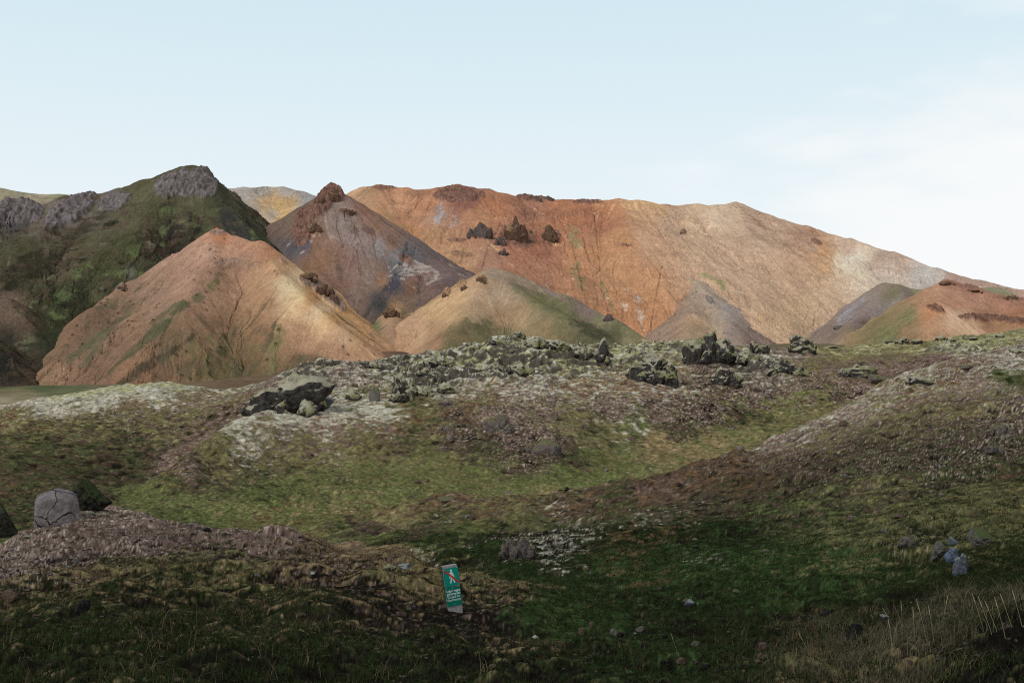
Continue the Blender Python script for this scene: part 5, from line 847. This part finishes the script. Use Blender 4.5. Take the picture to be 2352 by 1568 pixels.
    def text(body, z, size, bold):
        cu = bpy.data.curves.new('t', 'FONT'); cu.body = body; cu.size = size; cu.align_x = 'CENTER'; cu.extrude = .0004; cu.offset = .0009 if bold else .00035; cu.space_character = .98
        o = bpy.data.objects.new('t', cu); COL.objects.link(o); dg = bpy.context.evaluated_depsgraph_get(); me = bpy.data.meshes.new_from_object(o.evaluated_get(dg)); bpy.data.objects.remove(o)
        xs = [v.co.x for v in me.vertices]; k = min(1, W*.88/(max(xs)-min(xs)))
        for v in me.vertices: v.co = Vector((v.co.x*k+.002, -.0102-v.co.z, v.co.y+z))
        me.materials.clear(); link('lettering', me, wht, lo)
    lh = (zm-zb); text('Loka\u00f0 vegna', zm-lh*.30, lh*.165, True); text('gr\u00f3\u00f0urverndar', zm-lh*.45, lh*.165, True); text('Closed for', zm-lh*.60, lh*.155, False); text('Flora Protection', zm-lh*.75, lh*.155, False)
    root.rotation_mode = 'YXZ'; root.rotation_euler = (math.radians(-4), math.radians(-6.5), math.radians(17))
build_sign()

# ------------------------------------------------------------------ grass and moss tufts: many small blades
M_BLADE = attr_mat('grass_blade')
def blades(name, X, Y, L, Wd, col, lean, seg=2, per=7, spread=.04, kind='stuff', stiff=0):
    n = len(X)*per; x = np.repeat(X, per); y = np.repeat(Y, per); L = np.repeat(L, per)*rng.uniform(.5, 1.15, n); Wd = np.repeat(Wd, per)*rng.uniform(.7, 1.2, n); c = np.repeat(col, per, 0)*rng.uniform(.55, 1.4, (n, 1))
    sp = np.repeat(spread, per) if np.ndim(spread) else spread
    x = x+rng.normal(0, 1, n)*sp; y = y+rng.normal(0, 1, n)*sp; z = gz(x, y)-.004
    a = rng.uniform(0, 2*np.pi, n); ln = np.abs(rng.normal(lean, lean*.5, n)); wa = a+np.pi/2+rng.normal(0, .5, n)
    V = []
    for k in range(seg+1):
        t = k/seg; hor = L*np.sin(np.minimum(ln*t*(1.2 if not stiff else .6), 1.5))*t; ver = L*t*np.cos(np.minimum(ln*t, 1.4)); wd = Wd*(1-t)**.7*.5+Wd*.06
        px = x+hor*np.cos(a); py = y+hor*np.sin(a); pz = z+ver
        V += [np.stack([px-wd*np.cos(wa), py-wd*np.sin(wa), pz], 1), np.stack([px+wd*np.cos(wa), py+wd*np.sin(wa), pz], 1)]
    V = np.stack(V, 1); base = (np.arange(n)*(2*(seg+1)))[:, None]
    Q = np.concatenate([base+np.array([[2*k, 2*k+1, 2*k+3, 2*k+2]]) for k in range(seg)], 0)
    cc = np.repeat(c[:, None], 2*(seg+1), 1)
    o = link(name, np_mesh(name, V.reshape(-1, 3), Q, np.clip(cc.reshape(-1, 3), 0, .7)), M_BLADE); tag(o, kind=kind); return o
def kat(k, x, y):
    u = x/y*F+UC; i = np.clip(gi(y).astype(int), 0, GN_D-1); j = np.clip(((u-GU0)/(GU1-GU0)*(GN_U-1)).astype(int), 0, GN_U-1); return GK[k][i, j]
def scatter(n, u0, u1, d0, d1):
    u = rng.uniform(u0, u1, n); d = np.exp(rng.uniform(math.log(d0), math.log(d1), n)); return (u-UC)/F*d, d
def grassland():
    x, y = scatter(60000, -250, 2600, 4.2, 34)
    cl = np.clip(.35+1.5*fbm(x/.6, y/.6, 3, 600)+.9*fbm(x/2.5, y/2.5, 2, 610), 0, 2)
    dens = (kat('O', x, y)*.9+kat('Y', x, y)*1.3+kat('D', x, y)*.35+.05+.08*kat('S', x, y)+.25*kat('G', x, y))*cl*1.6
    k = rng.random(len(x)) < dens; x, y = x[k], y[k]
    ky = kat('Y', x, y)*1.4+kat('O', x, y)*.45+.06; dry = rng.random(len(x)) < ky
    c1 = albg((140, 116, 84)); c2 = albg((66, 78, 38)); col = np.where(dry[:, None], c1, c2)*rng.uniform(.6, 1.2, (len(x), 1))
    L = np.where(dry, .10, .065)*rng.uniform(.6, 1.3, len(x)); col = col*.65; blades('grass', x, y, L*rng.lognormal(0, .25, len(x)), np.where(dry, .0035, .004)*np.clip(y/9, .8, 2.4), col, .95, 2, 11, .028)
    # short moss fuzz
    x, y = scatter(90000, -250, 2600, 4.2, 30); k = rng.random(len(x)) < (kat('G', x, y)*1.2+kat('V', x, y)*1.3+kat('D', x, y)*1.0+.1)*(.6+.8*fbm(x/.5, y/.5, 3, 620)); x, y = x[k], y[k]
    g = (kat('V', x, y)+kat('G', x, y))/(kat('V', x, y)+kat('G', x, y)+kat('D', x, y)+1e-3); col = albg((56, 86, 34))*g[:, None]+albg((42, 52, 26))*(1-g[:, None]); col = col*(1+.8*fbm(x/.3, y/.3, 2, 630))[:, None]
    blades('moss', x, y, np.full(len(x), .03)*np.clip(y/10, 1, 2), np.full(len(x), .009)*np.clip(y/10, .8, 2.2), col, .9, 1, 7, .05*np.clip(y/10, 1, 2))
    # tall dry grass at the lower right
    x, y = scatter(4300, 1500, 2750, 4.4, 9.0); u = x/y*F+UC
    q = sstep(1560, 2100, u-(9-y)*25+60*fbm(x/.5, y/.5, 2, 640)); k = (rng.random(len(x)) < q*np.clip(.5+1.6*fbm(x/.35, y/.35, 2, 645), 0.05, 1)) & ~((u > 2150) & (y < 5.3)); x, y = x[k], y[k]
    blades('dry_grass', x, y, rng.uniform(.07, .16, len(x)), np.full(len(x), .0028), alb((116, 102, 74))*rng.uniform(.4, 1.1, (len(x), 1)), .9, 3, 14, .04)
    # rusty fringe on the crest left of the signpost
    x, y = scatter(4000, 640, 1060, 17, 24); u = x/y*F+UC; z = gz(x, y); v = VC-z/y*F; k = (rng.random(len(x)) < .8*np.clip(.1+1.6*fbm(x/.5, y/.5, 2, 650), 0, 1)*sstep(1325, 1290, v-.0*u)*sstep(640, 800, u)*sstep(1060, 1000, u)); x, y = x[k], y[k]
    blades('tussock_grass', x, y, rng.uniform(.08, .2, len(x)), np.full(len(x), .005), alb((140, 110, 78))*rng.uniform(.6, 1.15, (len(x), 1)), .6, 2, 9, .05)
grassland()
def stalk(u, v, hpx, tilt, label):
    b = hit_ground(u, v); s = b.y/F; h = hpx*s; n = 14; V, Q = [], []
    for k in range(n):
        t = k/(n-1); r = .0011*(1-.5*t)+(.0022*abs(math.sin(t*38)) if t > .72 else 0)
        cxx = math.sin(tilt)*h*t+.04*h*tilt*t*t; cz = math.cos(tilt)*h*t
        for a in range(5): V.append((cxx+r*math.cos(a*1.2566), r*math.sin(a*1.2566)+.05*h*t*t, cz-.02*(k == 0)))
    for k in range(n-1):
        for a in range(5): Q.append((k*5+a, k*5+(a+1) % 5, k*5+5+(a+1) % 5, k*5+5+a))
    o = link('grass_stalk', np_mesh('grass_stalk', np.array(V), np.array(Q)), M_STRAW); o.location = b; tag(o, label, 'grass stalk', 'tall dry stalks at the lower right')
M_STRAW = plain_mat('straw', tuple(alb((176, 152, 104))), .8, .2)
T = lambda x: 1164+x*.505
for (x0, y0, x1, y1, lab) in [(785, 685, 748, 572, 'yellow green stalk standing alone beside the gully stones'), (1392, 705, 1325, 565, 'long stalk leaning left at bottom centre right of the gully'), (1758, 650, 1740, 520, 'short upright stalk above the bluish flagstone'), (1715, 560, 1635, 470, 'stalk leaning far left at the left end of the stalks'), (1790, 600, 1705, 445, 'second stalk leaning left at the left end of the stalks'),
      (1805, 590, 1800, 430, 'straight thin stalk near the left end of the stalks'), (1855, 610, 1850, 470, 'thin stalk in the middle of the stalks, left of centre'), (1915, 620, 1870, 420, 'tall stalk leaning left in the middle of the stalks'), (1945, 610, 1925, 450, 'upright stalk in the middle of the stalks'), (1975, 560, 2010, 400, 'stalk leaning right toward the blue stones'),
      (2170, 560, 2120, 385, 'stalk leaning left under the blue grey stone'), (2210, 580, 2150, 400, 'left stalk of the dense bunch at the right'), (2235, 570, 2180, 420, 'curved stalk inside the dense bunch at the right'), (2270, 600, 2225, 410, 'tall stalk crossing the dense bunch at the right'), (2300, 560, 2250, 400, 'bent stalk on the right side of the dense bunch'), (2345, 540, 2305, 375, 'tallest stalk near the right edge of the frame')]:
    stalk(T(x0), T(y0), (y0-y1)*.505, math.atan2(x1-x0, y0-y1), lab)

# ------------------------------------------------------------------ countless small stones, lichen flecks, tiny pale flowers
def rubble(name, n, u0, u1, d0, d1, keep, size, mat, seed):
    x, y = scatter(n, u0, u1, d0, d1); k = rng.random(n) < keep(x, y); x, y = x[k], y[k]; n = len(x)
    nn, q = ico(1); r = np.random.default_rng(seed); s = size*np.clip(y/12, .6, 7)*r.lognormal(0, .45, n)
    V = nn[None]*(1+.35*r.normal(size=(n, len(nn), 1)).clip(-1.4, 1.4)*.6)*s[:, None, None]*np.stack([r.uniform(.7, 1.3, n), r.uniform(.7, 1.3, n), r.uniform(.45, .8, n)], 1)[:, None]
    V = V+np.stack([x, y, gz(x, y)+s*.12], 1)[:, None]; Q = (q[None]+(np.arange(n)*len(nn))[:, None, None]).reshape(-1, 3)
    o = link(name, np_mesh(name, V.reshape(-1, 3), Q, smooth=False), mat); tag(o, kind='stuff')
M_RUB = rock_mat('rubble_stone', (.07, .055, .05), (.30, .25, .22), (.1, .12, .05), 0, 3.1, .01)
M_RUBB = rock_mat('brown_gravel', (.03, .022, .018), (.17, .12, .095), (.1, .12, .05), 0, 3.1, .01)
M_LIC = rock_mat('lichen_fleck', (.26, .27, .23), (.5, .5, .44), (.1, .12, .05), 0, 3.1, .01)
rubble('rubble', 26000, -300, 2700, 6, 110, lambda x, y: .75*kat('P', x, y)*sstep(-.2, .3, fbm(x/3, y/3, 3, 700)), .028, M_RUB, 3)
rubble('gravel', 22000, -300, 2700, 4.5, 40, lambda x, y: (.5*kat('B', x, y)+.22*kat('S', x, y)), .018, M_RUBB, 4)
rubble('lichen', 16000, -300, 2700, 8, 120, lambda x, y: np.clip(.6*kat('L', x, y)*(y < 90)+.03*kat('D', x, y)+.02*kat('S', x, y), 0, 1)*sstep(-.1, .5, fbm(x/2.2, y/2.2, 3, 720)), .014, M_LIC, 5)
